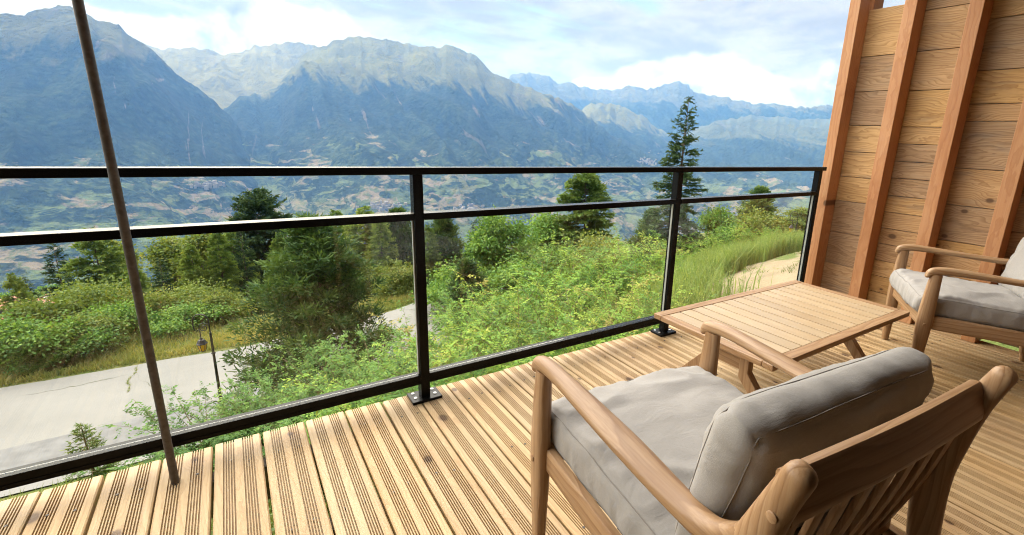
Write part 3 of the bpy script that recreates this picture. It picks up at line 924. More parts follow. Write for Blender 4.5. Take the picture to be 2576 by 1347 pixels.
# ------------------------------------------------------------------ lounge chairs
def cushion(name, sx, sy, sz, parent, loc, rot, seed, puff=0.02, n=72, wr=0.0075, r=0.026):
    """soft box cushion with rounded edges, crowned faces, gathered seams and piping"""
    m = n; mz = 10
    bm_v = []; F = []
    rg = np.random.default_rng(seed)

    def shape(p):
        # p in unit cube coords [-1,1]^3 on the surface -> cushion point
        X, Y, Z = p[..., 0] * sx, p[..., 1] * sy, p[..., 2] * sz
        q = np.stack([X, Y, Z], -1)
        core = np.stack([np.clip(X, -sx + r, sx - r), np.clip(Y, -sy + r, sy - r), np.clip(Z, -sz + r, sz - r)], -1)
        d = q - core
        L = np.linalg.norm(d, axis=-1, keepdims=True)
        q = np.where(L > 1e-9, core + d / np.maximum(L, 1e-9) * np.minimum(L, r), q)
        crown = (1 - np.abs(p[..., 0]) ** 2.4) * (1 - np.abs(p[..., 1]) ** 2.4)
        q[..., 2] += np.sign(p[..., 2]) * np.abs(p[..., 2]) * puff * crown
        side = (1 - np.abs(p[..., 2]) ** 2)
        q[..., 0] += p[..., 0] ** 7 * 0.010 * side
        q[..., 1] += p[..., 1] ** 7 * 0.010 * side
        # pulled-in corners
        cr = np.abs(p[..., 0] * p[..., 1]) ** 8
        q[..., 2] *= 1 - 0.16 * cr
        # gathers: short puckers standing square to the seams
        ex = sx - np.abs(X); ey = sy - np.abs(Y)
        gx = np.exp(-ex / 0.05) * (fbm(q[..., 1] * 26, q[..., 0] * 4, 3, seed + 1) - 0.5)
        gy = np.exp(-ey / 0.05) * (fbm(q[..., 0] * 26, q[..., 1] * 4, 3, seed + 2) - 0.5)
        big = fbm(q[..., 0] * 5 + q[..., 1] * 3, q[..., 1] * 6 - q[..., 0] * 2, 3, seed + 3) - 0.5
        fold = 1 - np.abs(2 * fbm(q[..., 0] * 3.1 + q[..., 1] * 2.2, q[..., 1] * 3.3, 2, seed + 4) - 1)
        sf = 1 - np.exp(-((np.abs(p[..., 2]) - 0.8) / 0.14) ** 2)
        gx = gx * (1 - np.exp(-ex / 0.016)); gy = gy * (1 - np.exp(-ey / 0.016))
        q[..., 2] += np.sign(p[..., 2]) * np.abs(p[..., 2]) * (wr * 4.2 * (gx + gy) + wr * 2.6 * big + wr * 1.6 * np.maximum(fold - 0.8, 0) * 5)
        q[..., 0] += p[..., 0] ** 9 * wr * 2.0 * sf * (fbm(q[..., 1] * 22, q[..., 2] * 9, 3, seed + 5) - 0.5)
        q[..., 1] += p[..., 1] ** 9 * wr * 2.0 * sf * (fbm(q[..., 0] * 22, q[..., 2] * 9, 3, seed + 6) - 0.5)
        return q
    mb = MB()
    t = np.linspace(-1, 1, m); t = np.sign(t) * (1 - (1 - np.abs(t)) ** 1.25)
    tz = np.linspace(-1, 1, mz)
    def face(A, B, f):
        a, b = np.meshgrid(A, B)
        V = shape(f(a, b)); rws, cls = a.shape
        i = np.arange(rws * cls).reshape(rws, cls)
        mb.add(V.reshape(-1, 3), np.stack([i[:-1, :-1], i[:-1, 1:], i[1:, 1:], i[1:, :-1]], -1).reshape(-1, 4))
    one = lambda a: np.ones_like(a)
    for s_ in (-1, 1):
        face(t, t, lambda a, b: np.stack([a, b, s_ * one(a)], -1))
        face(t, tz, lambda a, b: np.stack([a, s_ * one(a), b], -1))
        face(t, tz, lambda a, b: np.stack([s_ * one(a), a, b], -1))
    me = mb.mesh(name, MAT['fabric'])
    bm = bmesh.new(); bm.from_mesh(me)
    bmesh.ops.remove_doubles(bm, verts=bm.verts, dist=0.0004)
    bmesh.ops.recalc_face_normals(bm, faces=bm.faces)
    bm.to_mesh(me); bm.free()
    me.polygons.foreach_set('use_smooth', [True] * len(me.polygons))
    o = link(name, me, parent, loc, rot)
    # piping along the two seam loops
    for s_ in (-1, 1):
        per = np.linspace(0, 4, 4 * 40, endpoint=False)
        P = []
        for q in per:
            e, f = int(q), (q - int(q)) * 2 - 1
            P.append([(f, -1), (1, f), (-f, 1), (-1, -f)][e])
        P = np.array(P); lim = 1 - 0.055
        p3 = np.stack([P[:, 0], P[:, 1], np.full(len(P), s_ * 0.80)], -1)
        q = shape(p3)
        kz = np.array([(q[(np.arange(len(q)) + j) % len(q)]) for j in range(-3, 4)]).mean(0)
        q = 0.35 * q + 0.65 * kz
        c = q.mean(0)
        d = q - c; d[:, 2] = 0; d /= np.linalg.norm(d, axis=1)[:, None]
        q = q + d * 0.0006
        q = np.concatenate([q, q[:1]])
        MB().tube(q, 0.0013, 5, cap=False).build('piping', MAT['thread'], o, smooth=True)
    return o


def make_chair(loc, ang, label, seed):
    ch = empty('lounge_chair', loc, R(ang), label=label, cat='armchair', group='wooden lounge chairs with grey cushions')
    T = MAT
    HW = 0.305
    for s_ in (-1, 1):
        x = s_ * HW
        # front leg
        MB().loft([(x, -0.002, 0.001), (x, 0.0, 0.15), (x, 0.002, 0.32), (x, 0.0, 0.47), (x, -0.004, 0.585)],
                  [0.015, 0.019, 0.023, 0.021, 0.018], [0.019, 0.027, 0.036, 0.032, 0.026], n=16, p=2.4).build('leg', T['teakZ'], ch, smooth=True, angle=R(50))
        # rear leg that grows into the back upright
        up = MB().loft([(x, -0.715, 0.001), (x, -0.69, 0.15), (x, -0.662, 0.34), (x, -0.650, 0.50), (x, -0.662, 0.60), (x, -0.690, 0.70), (x, -0.716, 0.772)],
                       [0.016, 0.018, 0.020, 0.021, 0.021, 0.020, 0.019], [0.019, 0.024, 0.030, 0.034, 0.033, 0.024, 0.0205], n=16, p=2.6, round_ends=(False, True)
                       ).build('rear_leg', T['teakZ'], ch, smooth=True, angle=R(50))
        # arm
        MB().loft([(x, 0.034, 0.576), (x, 0.018, 0.596), (x, -0.03, 0.606), (x, -0.10, 0.606), (x - s_ * 0.002, -0.22, 0.599), (x - s_ * 0.004, -0.36, 0.589),
                   (x - s_ * 0.003, -0.50, 0.580), (x, -0.585, 0.582), (x, -0.635, 0.605), (x, -0.662, 0.640)],
                  [0.016, 0.019, 0.020, 0.022, 0.029, 0.033, 0.029, 0.023, 0.019, 0.017], [0.011, 0.020, 0.020, 0.0185, 0.016, 0.015, 0.0175, 0.023, 0.024, 0.018],
                  n=16, p=2.4, round_ends=(True, False)).build('armrest', T['teakY'], ch, smooth=True, angle=R(50))
        # side rail
        MB().loft([(x - s_ * 0.012, -0.02, 0.334), (x - s_ * 0.012, -0.35, 0.318), (x - s_ * 0.012, -0.655, 0.300)], 0.013, 0.036, n=16, p=5).build('side_rail', T['teakY'], ch, smooth=True, angle=R(40))
        # plugs over the fixings
        for (yy, zz, par_n) in ((-0.700, 0.705, 'plug'), (0.004, 0.325, 'plug'), (-0.66, 0.31, 'plug')):
            xo = x + s_ * (0.0202 if zz > 0.6 else 0.0245)
            a = np.linspace(0, 2 * np.pi, 16, endpoint=False)
            rr = 0.0085
            pl = MB()
            pl.add([(xo + s_ * dz, yy + rr * sc * math.cos(q), zz + rr * sc * math.sin(q)) for dz, sc in ((-0.006, 1), (0.0006, 1), (0.0016, 0.8)) for q in a],
                   [(j * 16 + i, j * 16 + (i + 1) % 16, (j + 1) * 16 + (i + 1) % 16, (j + 1) * 16 + i) for j in range(2) for i in range(16)] + [tuple(32 + i for i in range(16))])
            pl.build('plug', T['teakX'], ch, smooth=True, angle=R(40))
    # cross rails
    MB().box(-0.286, 0.286, -0.012, 0.014, 0.298, 0.366, 0.004).build('front_rail', T['teakX'], ch)
    MB().box(-0.286, 0.286, -0.668, -0.640, 0.270, 0.330, 0.004).build('rear_rail', T['teakX'], ch)
    MB().loft([(-0.288, -0.690, 0.712), (0.0, -0.697, 0.712), (0.288, -0.690, 0.712)], 0.040, 0.0135, side=(0, 0.22, 0.975), n=16, p=4).build('top_rail', T['teakX'], ch, smooth=True, angle=R(40))
    MB().box(-0.286, 0.286, -0.605, -0.580, 0.335, 0.375, 0.004).build('lower_back_rail', T['teakX'], ch)
    for i in range(8):
        x = -0.245 + i * 0.07
        MB().loft([(x, -0.690, 0.69), (x, -0.655, 0.53), (x, -0.600, 0.36)], 0.016, 0.006, n=10, p=4).build('back_slat', T['teakZ'], ch, smooth=True, angle=R(40))
    for i in range(7):
        yy = -0.08 - i * 0.085
        MB().box(-0.268, 0.268, yy - 0.026, yy + 0.026, 0.349 - 0.052 * (-yy) , 0.356 - 0.052 * (-yy)).build('seat_slat', T['web'], ch)
    cushion('seat_cushion', 0.279, 0.315, 0.055, ch, (0, -0.275, 0.402), (R(3.2), 0, 0), seed, puff=0.022)
    cushion('back_cushion', 0.276, 0.172, 0.048, ch, (0, -0.550, 0.602), (R(-76.5 + 180), 0, R(0)), seed + 20, puff=0.024, wr=0.0055, r=0.036)
    return ch


c1 = make_chair((1.529, -1.094, 0), -4.8, 'wooden lounge chair in the foreground seen from behind, its back slats towards the viewer', 5)
c2 = make_chair((3.69, -1.02, 0), 34.0, 'wooden lounge chair by the timber wall, partly cut by the right picture edge', 55)

# ------------------------------------------------------------------ coffee table
tb = empty('coffee_table', (2.76, -0.837, 0), label='low slatted wooden coffee table between the two lounge chairs', cat='table')
TX, TY, TZ = 0.59, 0.3115, 0.39
FW = 0.046
for s_ in (-1, 1):
    MB().box(-TX, TX, s_ * TY - (FW if s_ > 0 else 0), s_ * TY + (0 if s_ > 0 else FW), TZ - 0.024, TZ, 0.003).build('frame_board', MAT['teakX'], tb)
    MB().box(s_ * TX - (FW if s_ > 0 else 0), s_ * TX + (0 if s_ > 0 else FW), -TY + FW + 0.002, TY - FW - 0.002, TZ - 0.024, TZ - 0.0008, 0.003).build('frame_board', MAT['teakY'], tb)
NS = 14
sw = (2 * TX - 2 * FW) / NS
slm = MB().box(-sw / 2 + 0.0038, sw / 2 - 0.0038, -TY + FW + 0.003, TY - FW - 0.003, TZ - 0.030, TZ - 0.0014, 0.0015).mesh('slat', MAT['slat'])
for i in range(NS):
    link('slat', slm, tb, (-TX + FW + sw * (i + 0.5), 0, 0))
for s_ in (-1, 1):
    X = s_ * 0.43
    for q in (-1, 1):
        # boomerang leg: short upright, then splayed out
        prof = [(0.078, TZ - 0.0245), (0.122, TZ - 0.0245), (0.122, 0.235), (0.335, 0.001), (0.283, 0.001), (0.078, 0.205)]
        V = [(X + e, q * a_, b_) for e in (-0.019, 0.019) for a_, b_ in prof]
        F = [tuple(range(6)), tuple(range(6, 12))[::-1]] + [(i, (i + 1) % 6, 6 + (i + 1) % 6, 6 + i) for i in range(6)]
        lg = MB().add(V, F).build('leg', MAT['teakZ'], tb)
        bv = lg.modifiers.new('bevel', 'BEVEL'); bv.width = 0.003; bv.segments = 2
    MB().box(X - 0.014, X + 0.014, -0.0775, 0.0775, 0.235, 0.300, 0.003).build('cross_piece', MAT['teakY'], tb)
MB().box(-0.415, 0.415, -0.018, 0.018, 0.3005, 0.3655, 0.003).build('stretcher', MAT['teakX'], tb)


# ------------------------------------------------------------------ vegetation
def unit(v): return v / (np.linalg.norm(v, axis=-1, keepdims=True) + 1e-12)


def rdir(rg, n): return unit(rg.normal(size=(n, 3)))


def leaves(c, axis, nrm, ln, wd):
    """pointed leaf quads at c, long axis `axis`, roughly facing `nrm`"""
    a = unit(axis); b = unit(np.cross(nrm, a))
    ln = np.asarray(ln)[:, None]; wd = np.asarray(wd)[:, None]
    return np.stack([c, c + a * ln * 0.45 + b * wd * 0.5, c + a * ln, c + a * ln * 0.45 - b * wd * 0.5], 1)


def strips(c, axis, nrm, ln, wd, tip=0.35):
    a = unit(axis); b = unit(np.cross(nrm, a))
    ln = np.asarray(ln)[:, None]; wd = np.asarray(wd)[:, None]
    return np.stack([c - b * wd * 0.4, c + b * wd * 0.4, c + a * ln + b * wd * 0.5 * tip, c + a * ln - b * wd * 0.5 * tip], 1)


L = {}
L['rose'] = leaf_mat('leaf_rose', [(0.0, (0.061, 0.145, 0.024)), (0.35, (0.136, 0.272, 0.039)), (0.62, (0.228, 0.371, 0.049)), (0.85, (0.334, 0.417, 0.059)), (1.0, (0.304, 0.256, 0.068))], 0.3)
L['green'] = leaf_mat('leaf_green', [(0.0, (0.048, 0.117, 0.025)), (0.5, (0.120, 0.247, 0.046)), (1.0, (0.264, 0.383, 0.071))], 0.32)
L['olive'] = leaf_mat('leaf_olive', [(0.0, (0.083, 0.136, 0.033)), (0.5, (0.182, 0.244, 0.056)), (0.85, (0.308, 0.317, 0.079)), (1.0, (0.363, 0.261, 0.084))], 0.32)
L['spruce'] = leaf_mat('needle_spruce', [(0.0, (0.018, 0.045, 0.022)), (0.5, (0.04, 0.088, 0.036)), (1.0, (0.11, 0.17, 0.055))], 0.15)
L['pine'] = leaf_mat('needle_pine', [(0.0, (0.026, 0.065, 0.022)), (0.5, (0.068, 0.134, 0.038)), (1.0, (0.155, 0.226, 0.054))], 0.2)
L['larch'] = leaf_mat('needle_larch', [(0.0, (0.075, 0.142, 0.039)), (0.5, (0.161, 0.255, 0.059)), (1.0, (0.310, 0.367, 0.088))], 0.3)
L['grass'] = leaf_mat('grass_blade', [(0.0, (0.098, 0.161, 0.042)), (0.5, (0.210, 0.259, 0.077)), (0.8, (0.364, 0.329, 0.119)), (1.0, (0.504, 0.392, 0.168))], 0.4)
L['worm'] = leaf_mat('tall_herb', [(0.0, (0.123, 0.213, 0.064)), (0.5, (0.215, 0.314, 0.098)), (1.0, (0.330, 0.399, 0.140))], 0.4)
UP = np.array([0, 0, 1.0])


def conifer(rg, H, Rm, n_br=150, kind='spruce', sparse_top=0.12, base=0.06, dens=1.0, nl=0.16, nw=0.034, full=0.85):
    """trunk mesh builder and needle quads of a spruce, fir or larch"""
    tr = MB()
    lean = rg.normal(0, 0.01, 2)
    zs = np.linspace(0, H, 9)
    tr.tube(np.stack([lean[0] * zs, lean[1] * zs, zs], 1), np.linspace(0.022 * H * 0.55 + 0.015, 0.006, 9), 7)
    Q = []; tint = []
    nb = int(n_br)
    hs = base + (1 - base) * (np.arange(nb) + rg.random(nb)) / nb
    hs = 1 - (1 - hs) ** 0.92
    for h in hs:
        az = rg.random() * 2 * np.pi
        z = h * H
        prof = (1 - h) ** full * (1.0 if h > 0.15 else 0.75 + h * 1.6)
        ln = Rm * prof * rg.uniform(0.72, 1.12) + 0.05 * Rm + 0.03
        if h > 0.93: ln *= 0.8
        m = max(4, int(ln / 0.16))
        t = np.linspace(0, 1, m)
        rise = (0.75 if h > 0.8 else 0.32 if h > 0.5 else 0.02) if kind != 'larch' else 0.18
        droop = (0.45 if kind == 'larch' else 0.55) * (1 - h * 0.7)
        dx = np.array([math.cos(az), math.sin(az), 0])
        P = dx * (ln * t)[:, None] + UP * (z + ln * (rise * t - droop * t ** 1.6 + 0.32 * droop * t ** 4))[:, None]
        P = P + np.array([lean[0] * z, lean[1] * z, 0])
        tr.tube(P, np.linspace(0.012 * ln + 0.004, 0.003, m), 3, cap=False)
        # side twigs
        nt = int(max(6, ln * 26 * dens) * (0.55 if (h > 0.8 and kind == 'spruce') else 1))
        tt = rg.uniform(0.10 if h < 0.85 else 0.0, 1, nt) ** 0.8
        C = np.stack([np.interp(tt, t, P[:, i]) for i in range(3)], 1)
        side = np.array([-dx[1], dx[0], 0])
        sg = rg.choice([-1, 1], nt)[:, None]
        ax = dx * rg.uniform(0.3, 0.9, (nt, 1)) + side * sg * rg.uniform(0.25, 1.0, (nt, 1)) + UP * rg.uniform(-0.55, 0.25 if h < 0.7 else 0.6, (nt, 1))
        tl = nl * rg.uniform(0.6, 1.5, nt) * (1.15 - 0.5 * tt) * (0.7 + 0.5 * prof)
        a = unit(ax)
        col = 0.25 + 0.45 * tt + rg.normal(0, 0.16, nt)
        for rep in range(2):
            nr = rdir(rg, nt)
            Q.append(strips(C, a, nr, tl, nw * rg.uniform(0.7, 1.4, nt), 0.5)); tint.append(col)
        # needles standing off the twig
        m2 = 3
        f = rg.random((nt, m2))
        C2 = (C[:, None] + a[:, None] * (tl[:, None] * f)[..., None]).reshape(-1, 3)
        ax2 = unit(np.repeat(a, m2, 0) + 0.9 * rdir(rg, nt * m2))
        Q.append(strips(C2, ax2, rdir(rg, nt * m2), nl * 0.42 * rg.uniform(0.6, 1.3, nt * m2), np.full(nt * m2, nw * 0.75), 0.3))
        tint.append(np.repeat(col, m2) + rg.normal(0, 0.1, nt * m2))
    return tr, np.concatenate(Q), np.clip(np.concatenate(tint), 0, 1)


def pine(rg, H, Rm, n_br=90, base=0.05, pads=5, nl=0.13, per=70, pad=0.24):
    """pine: whorled branches carrying flat pads of needle tufts"""
    tr = MB()
    zs = np.linspace(0, H, 8)
    wob = np.cumsum(rg.normal(0, 0.02 * H / 8, (8, 2)), 0)
    tr.tube(np.stack([wob[:, 0], wob[:, 1], zs], 1), np.linspace(0.02 * H + 0.02, 0.012, 8), 8)
    C = []; A = []; tn = []; sz = []
    for i in range(n_br):
        h = base + (1 - base) * (i + rg.random()) / n_br
        az = i * 2.399 + rg.normal(0, 0.35)
        w = min(1.0, 0.62 + 2.2 * h) * (1 - h) ** 0.92 + 0.05
        ln = Rm * w * rg.uniform(0.72, 1.12)
        o = np.array([np.interp(h * H, zs, wob[:, 0]), np.interp(h * H, zs, wob[:, 1]), h * H])
        d = np.array([math.cos(az), math.sin(az), 0])
        m = 7; t = np.linspace(0, 1, m)
        P = o + d * (ln * t)[:, None] + UP * (ln * ((0.05 + 0.75 * h) * t - 0.25 * (1 - h) * t ** 2 + 0.20 * t ** 3))[:, None]
        P[1:] += rg.normal(0, 0.015 * ln, (m - 1, 3))
        tr.tube(P, np.linspace(0.010 * ln + 0.005, 0.003, m), 4, cap=False)
        k_ = max(2, int(round(pads * (0.3 + 0.9 * ln / Rm))))
        tt = np.linspace(0.38, 1.0, k_) + rg.normal(0, 0.05, k_)
        c = np.stack([np.interp(tt, t, P[:, q]) for q in range(3)], 1)
        side = np.array([-d[1], d[0], 0])
        c = c + side * rg.normal(0, 0.16 * ln, (k_, 1)) * (tt[:, None]) + UP * rg.uniform(0.0, 0.10, (k_, 1))
        C.append(c); A.append(np.tile(unit(d * 0.6 + UP * 0.9), (k_, 1)))
        tn.append(rg.uniform(0.1, 0.75, k_)); sz.append(pad * rg.uniform(0.65, 1.25, k_) * (0.55 + 0.45 * ln / Rm))
    C = np.concatenate(C); A = np.concatenate(A); tn = np.concatenate(tn); sz = np.concatenate(sz)
    n = len(C) * per
    off = rg.normal(0, 0.5, (n, 3)) * np.repeat(sz, per)[:, None] * np.array([1, 1, 0.42])
    ax = unit(np.repeat(A, per, 0) * 0.55 + 0.8 * unit(off) + 0.6 * rdir(rg, n))
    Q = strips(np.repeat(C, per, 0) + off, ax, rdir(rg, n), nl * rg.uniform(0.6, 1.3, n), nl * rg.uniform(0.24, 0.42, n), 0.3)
    return tr, Q, np.clip(np.repeat(tn, per) + 0.5 * off[:, 2] / np.repeat(sz, per) + rg.normal(0, 0.1, n), 0, 1)  # needles towards each pad's top tinted lighter, top light put into the colour


def broadleaf(rg, H, Wd, n_cl=70, per=150, leaf=0.10, base=0.18, top=0.5, lobes=6):
    """trunk with limbs and an uneven crown made of leaf clumps"""
    tr = MB()
    z0 = base * H
    lc = np.stack([rg.normal(0, 0.42, lobes) * Wd, rg.normal(0, 0.42, lobes) * Wd, H * rg.uniform(base + 0.18, 0.86, lobes)], 1)
    lc[0] = (0, 0, H * 0.80)
    lr = np.stack([Wd * rg.uniform(0.40, 0.66, lobes)] * 2 + [H * rg.uniform(0.14, 0.24, lobes)], 1)
    lr[0] = (Wd * 0.48, Wd * 0.48, H * 0.20)
    idx = rg.integers(0, lobes, n_cl)
    d = rdir(rg, n_cl); d[:, 2] = d[:, 2] * 0.9 + 0.12
    cc = lc[idx] + d * lr[idx] * rg.uniform(0.55, 1.0, (n_cl, 1)) ** 0.6
    cc[:, 2] = np.clip(cc[:, 2], z0, H)
    tz = np.linspace(0, 0.8 * H, 6)
    tr.tube(np.stack([0.03 * H * np.sin(tz / H * 3), 0.02 * H * np.cos(tz / H * 4) - 0.02 * H, tz], 1), np.linspace(0.022 * H + 0.015, 0.01, 6), 7)
    for i in range(0, n_cl, 2):
        a = np.array([0, 0, max(0.25 * H, min(cc[i][2] * 0.62, 0.7 * H))]); b = cc[i]
        mid = (a + b) / 2 + np.array([0, 0, 0.05 * H]) + rg.normal(0, 0.02 * H, 3)
        tr.tube([a, mid, b], [0.008 * H + 0.004, 0.006 * H, 0.004], 4, cap=False)
    n = n_cl * per
    rad = np.repeat(Wd * rg.uniform(0.10, 0.22, n_cl), per)[:, None]
    off = rg.normal(0, 1, (n, 3)) * rad * np.array([1, 1, 0.62])
    c = np.repeat(cc, per, 0) + off
    c[:, 2] = np.maximum(c[:, 2], 0.03 * H)
    ax = unit(off * 0.6 / rad + rdir(rg, n) - UP * 0.35)
    nr = unit(UP * 0.9 + rdir(rg, n))
    ln = leaf * rg.uniform(0.6, 1.35, n)
    Q = leaves(c, ax, nr, ln, ln * 0.62)
    t = np.repeat(rg.uniform(0.15, 0.75, n_cl), per) + rg.normal(0, 0.13, n)
    return tr, Q, np.clip(t, 0, 1)


def rosebush(rg, H, Rd, stems=46, leaf=0.05, twigs=2.6, brown=0.1, droop=0.8):
    """shrub of arching stems with rows of leaflets"""
    tr = MB()
    Q = []; T = []
    for s_ in range(stems):
        az = rg.random() * 2 * np.pi
        b = rg.normal(0, 0.22 * Rd, 2)
        ln = H * rg.uniform(0.65, 1.45)
        m = 13
        d = np.array([math.cos(az), math.sin(az), 0.0]) * rg.uniform(0.15, 0.9) * (Rd / max(H, 0.3)) + UP * 1.0
        d = d / np.linalg.norm(d)
        P = [np.array([b[0], b[1], 0.0])]
        for j in range(m - 1):
            d = d + np.array([math.cos(az), math.sin(az), 0]) * 0.055 * droop - UP * 0.115 * droop * (j / m) * 1.6 + rg.normal(0, 0.06, 3)
            d = d / np.linalg.norm(d)
            P.append(P[-1] + d * ln / (m - 1))
        P = np.array(P); P[:, 2] = np.maximum(P[:, 2], 0.02)
        tr.tube(P, np.linspace(0.009, 0.0025, m), 4, cap=False)
        base_t = rg.uniform(0.08, 0.68) + (0.32 if rg.random() < brown else 0)
        nt = int((m - 3) * twigs)
        tt = rg.uniform(0.22, 1.0, nt)
        C = np.stack([np.interp(tt, np.linspace(0, 1, m), P[:, q]) for q in range(3)], 1)
        out = np.array([math.cos(az), math.sin(az), 0])
        ax = unit(rdir(rg, nt) + out * 0.5 + UP * 0.35)
        tl = rg.uniform(0.10, 0.34, nt) * (1.2 - 0.6 * tt) * (0.6 + 0.4 * H)
        # twig as a thin strip
        Q.append(strips(C, ax, rdir(rg, nt), tl, np.full(nt, 0.006), 0.4)); T.append(np.full(nt, 0.9))
        kk = 9
        f = np.linspace(0.12, 1.0, kk)[None, :] + rg.normal(0, 0.03, (nt, kk))
        c = (C[:, None] + ax[:, None] * (tl[:, None] * f)[..., None] - UP * (0.16 * tl[:, None] * f ** 2)[..., None]).reshape(-1, 3)
        axr = np.repeat(ax, kk, 0)
        sd = unit(np.cross(axr, UP)) * np.tile(np.where(np.arange(kk) % 2 == 0, 1.0, -1.0), nt)[:, None]
        la = unit(sd + axr * 0.5 + 0.35 * rdir(rg, nt * kk) - UP * 0.15)
        nr = unit(UP + 0.55 * rdir(rg, nt * kk))
        l = leaf * rg.uniform(0.65, 1.35, nt * kk)
        Q.append(leaves(c, la, nr, l, l * 0.55))
        T.append(base_t + np.repeat(rg.normal(0, 0.09, nt), kk) + rg.normal(0, 0.07, nt * kk))
    return tr, np.concatenate(Q), np.clip(np.concatenate(T), 0, 1)


def plant(name, parts, leafmat, barkmat, loc, rz, scale, label, cat, group, crown='crown', trunk='trunk'):
    tr, Q, tint = parts
    root = empty(name, loc, rz, label=label, cat=cat, group=group)
    root.scale = scale if isinstance(scale, (tuple, list)) else (scale,) * 3
    tr.build(trunk, barkmat, root, smooth=True)
    link(crown, quad_mesh(crown, Q, tint, leafmat), root)
    return root


def place_copy(src, loc, rz, scale, label):
    o = copy_tree(src)
    o.location = loc; o.rotation_euler = (0, 0, rz)
    o.scale = scale if isinstance(scale, (tuple, list)) else (scale,) * 3
    o['label'] = label
    return o


def gz(x, y): return float(ground_z(x, y))

RG = np.random.default_rng


def T3(x, y, dz=0.0): return (x, y, gz(x, y) - 0.04 + dz)


TG = 'trees below the terrace'
# --- conifers
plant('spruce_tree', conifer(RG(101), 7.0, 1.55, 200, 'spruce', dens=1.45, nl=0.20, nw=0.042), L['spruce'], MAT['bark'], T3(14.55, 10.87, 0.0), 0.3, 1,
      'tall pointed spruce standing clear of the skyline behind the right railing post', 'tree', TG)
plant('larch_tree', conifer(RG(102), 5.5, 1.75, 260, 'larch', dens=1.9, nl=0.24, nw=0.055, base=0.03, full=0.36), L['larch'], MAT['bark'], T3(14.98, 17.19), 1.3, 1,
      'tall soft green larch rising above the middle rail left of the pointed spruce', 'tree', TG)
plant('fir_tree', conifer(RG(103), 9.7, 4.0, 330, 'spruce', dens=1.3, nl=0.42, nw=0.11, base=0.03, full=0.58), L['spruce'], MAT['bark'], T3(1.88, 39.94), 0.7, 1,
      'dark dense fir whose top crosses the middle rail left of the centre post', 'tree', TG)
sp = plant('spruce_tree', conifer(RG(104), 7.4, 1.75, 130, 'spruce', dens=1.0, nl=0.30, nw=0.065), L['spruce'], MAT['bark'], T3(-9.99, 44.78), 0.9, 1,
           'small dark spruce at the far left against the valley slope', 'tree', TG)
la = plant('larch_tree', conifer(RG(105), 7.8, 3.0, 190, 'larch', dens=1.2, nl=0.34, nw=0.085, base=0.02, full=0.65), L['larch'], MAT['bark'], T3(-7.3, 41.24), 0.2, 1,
           'yellow-green conical larch left of the steel pole', 'tree', TG)
place_copy(la, T3(5.81, 31.56), 2.2, (0.8, 0.8, 0.86), 'slender pale larch just right of the big pine top')
place_copy(la, T3(6.58, 27.36), 4.0, (0.85, 0.85, 0.76), 'feathery yellow-green larch left of the centre post')
place_copy(sp, T3(-0.21, 29.95), 2.0, (0.55, 0.55, 0.76), 'narrow dark spruce squeezed left of the dense fir')
for src, x, y, rz, w, h, lab in [
        (la, 0.30, 27.96, 1.1, 0.46, 0.68, 'pointed larch between narrow spruce and dense fir'),
        (la, 2.33, 27.91, 2.9, 0.36, 0.62, 'pointed larch directly behind the big pine top'),
        (sp, 4.60, 30.72, 0.5, 0.55, 0.74, 'slim dark spruce right behind the big pine'),
        (la, 6.90, 33.41, 3.6, 0.5, 0.82, 'slim pale larch between the two feathery larches'),
        (la, 6.95, 25.24, 5.0, 0.46, 0.60, 'short pale larch left of the grey-green pine'),
        (sp, 9.34, 26.67, 2.4, 0.62, 0.65, 'dark spruce right behind the centre post'),
        (sp, -9.58, 36.64, 4.2, 0.62, 0.61, 'short dark spruce nearest the left picture edge'),
        (sp, -7.99, 37.03, 5.3, 0.55, 0.64, 'short dark spruce beside the conical larch at left'),
        (la, -4.51, 33.60, 0.9, 0.42, 0.59, 'pale larch just right of the pole at middle rail height'),
        (sp, 11.43, 22.70, 3.1, 0.48, 0.50, 'dark spire left of the round bright green tree'),
        (la, 14.18, 22.46, 1.5, 0.32, 0.44, 'small larch between the green trees right of centre'),
        (la, -1.67, 27.88, 4.6, 0.34, 0.51, 'small pale larch in front of the loose olive tree'),
        (sp, -2.38, 24.80, 0.3, 0.50, 0.46, 'low dark spruce right of the pole above the verge shrubs'),
        (la, -1.23, 24.90, 1.8, 0.33, 0.52, 'small larch above the street lantern'),
        (la, -0.23, 24.95, 2.7, 0.33, 0.61, 'tall pale larch at the left side of the big pine'),
        (sp, 0.69, 25.96, 3.3, 0.55, 0.68, 'dark spruce touching the left side of the big pine top'),
        (la, 4.21, 24.72, 4.4, 0.36, 0.53, 'small pale larch touching the right side of the big pine'),
        (la, 8.11, 20.76, 5.6, 0.30, 0.42, 'small larch just right of the centre post above the thicket'),
        (la, -8.39, 30.75, 0.1, 0.34, 0.55, 'pale larch beside the red roofs at the left edge')]:
    place_copy(src, T3(x, y), rz, (w, w, h), lab)
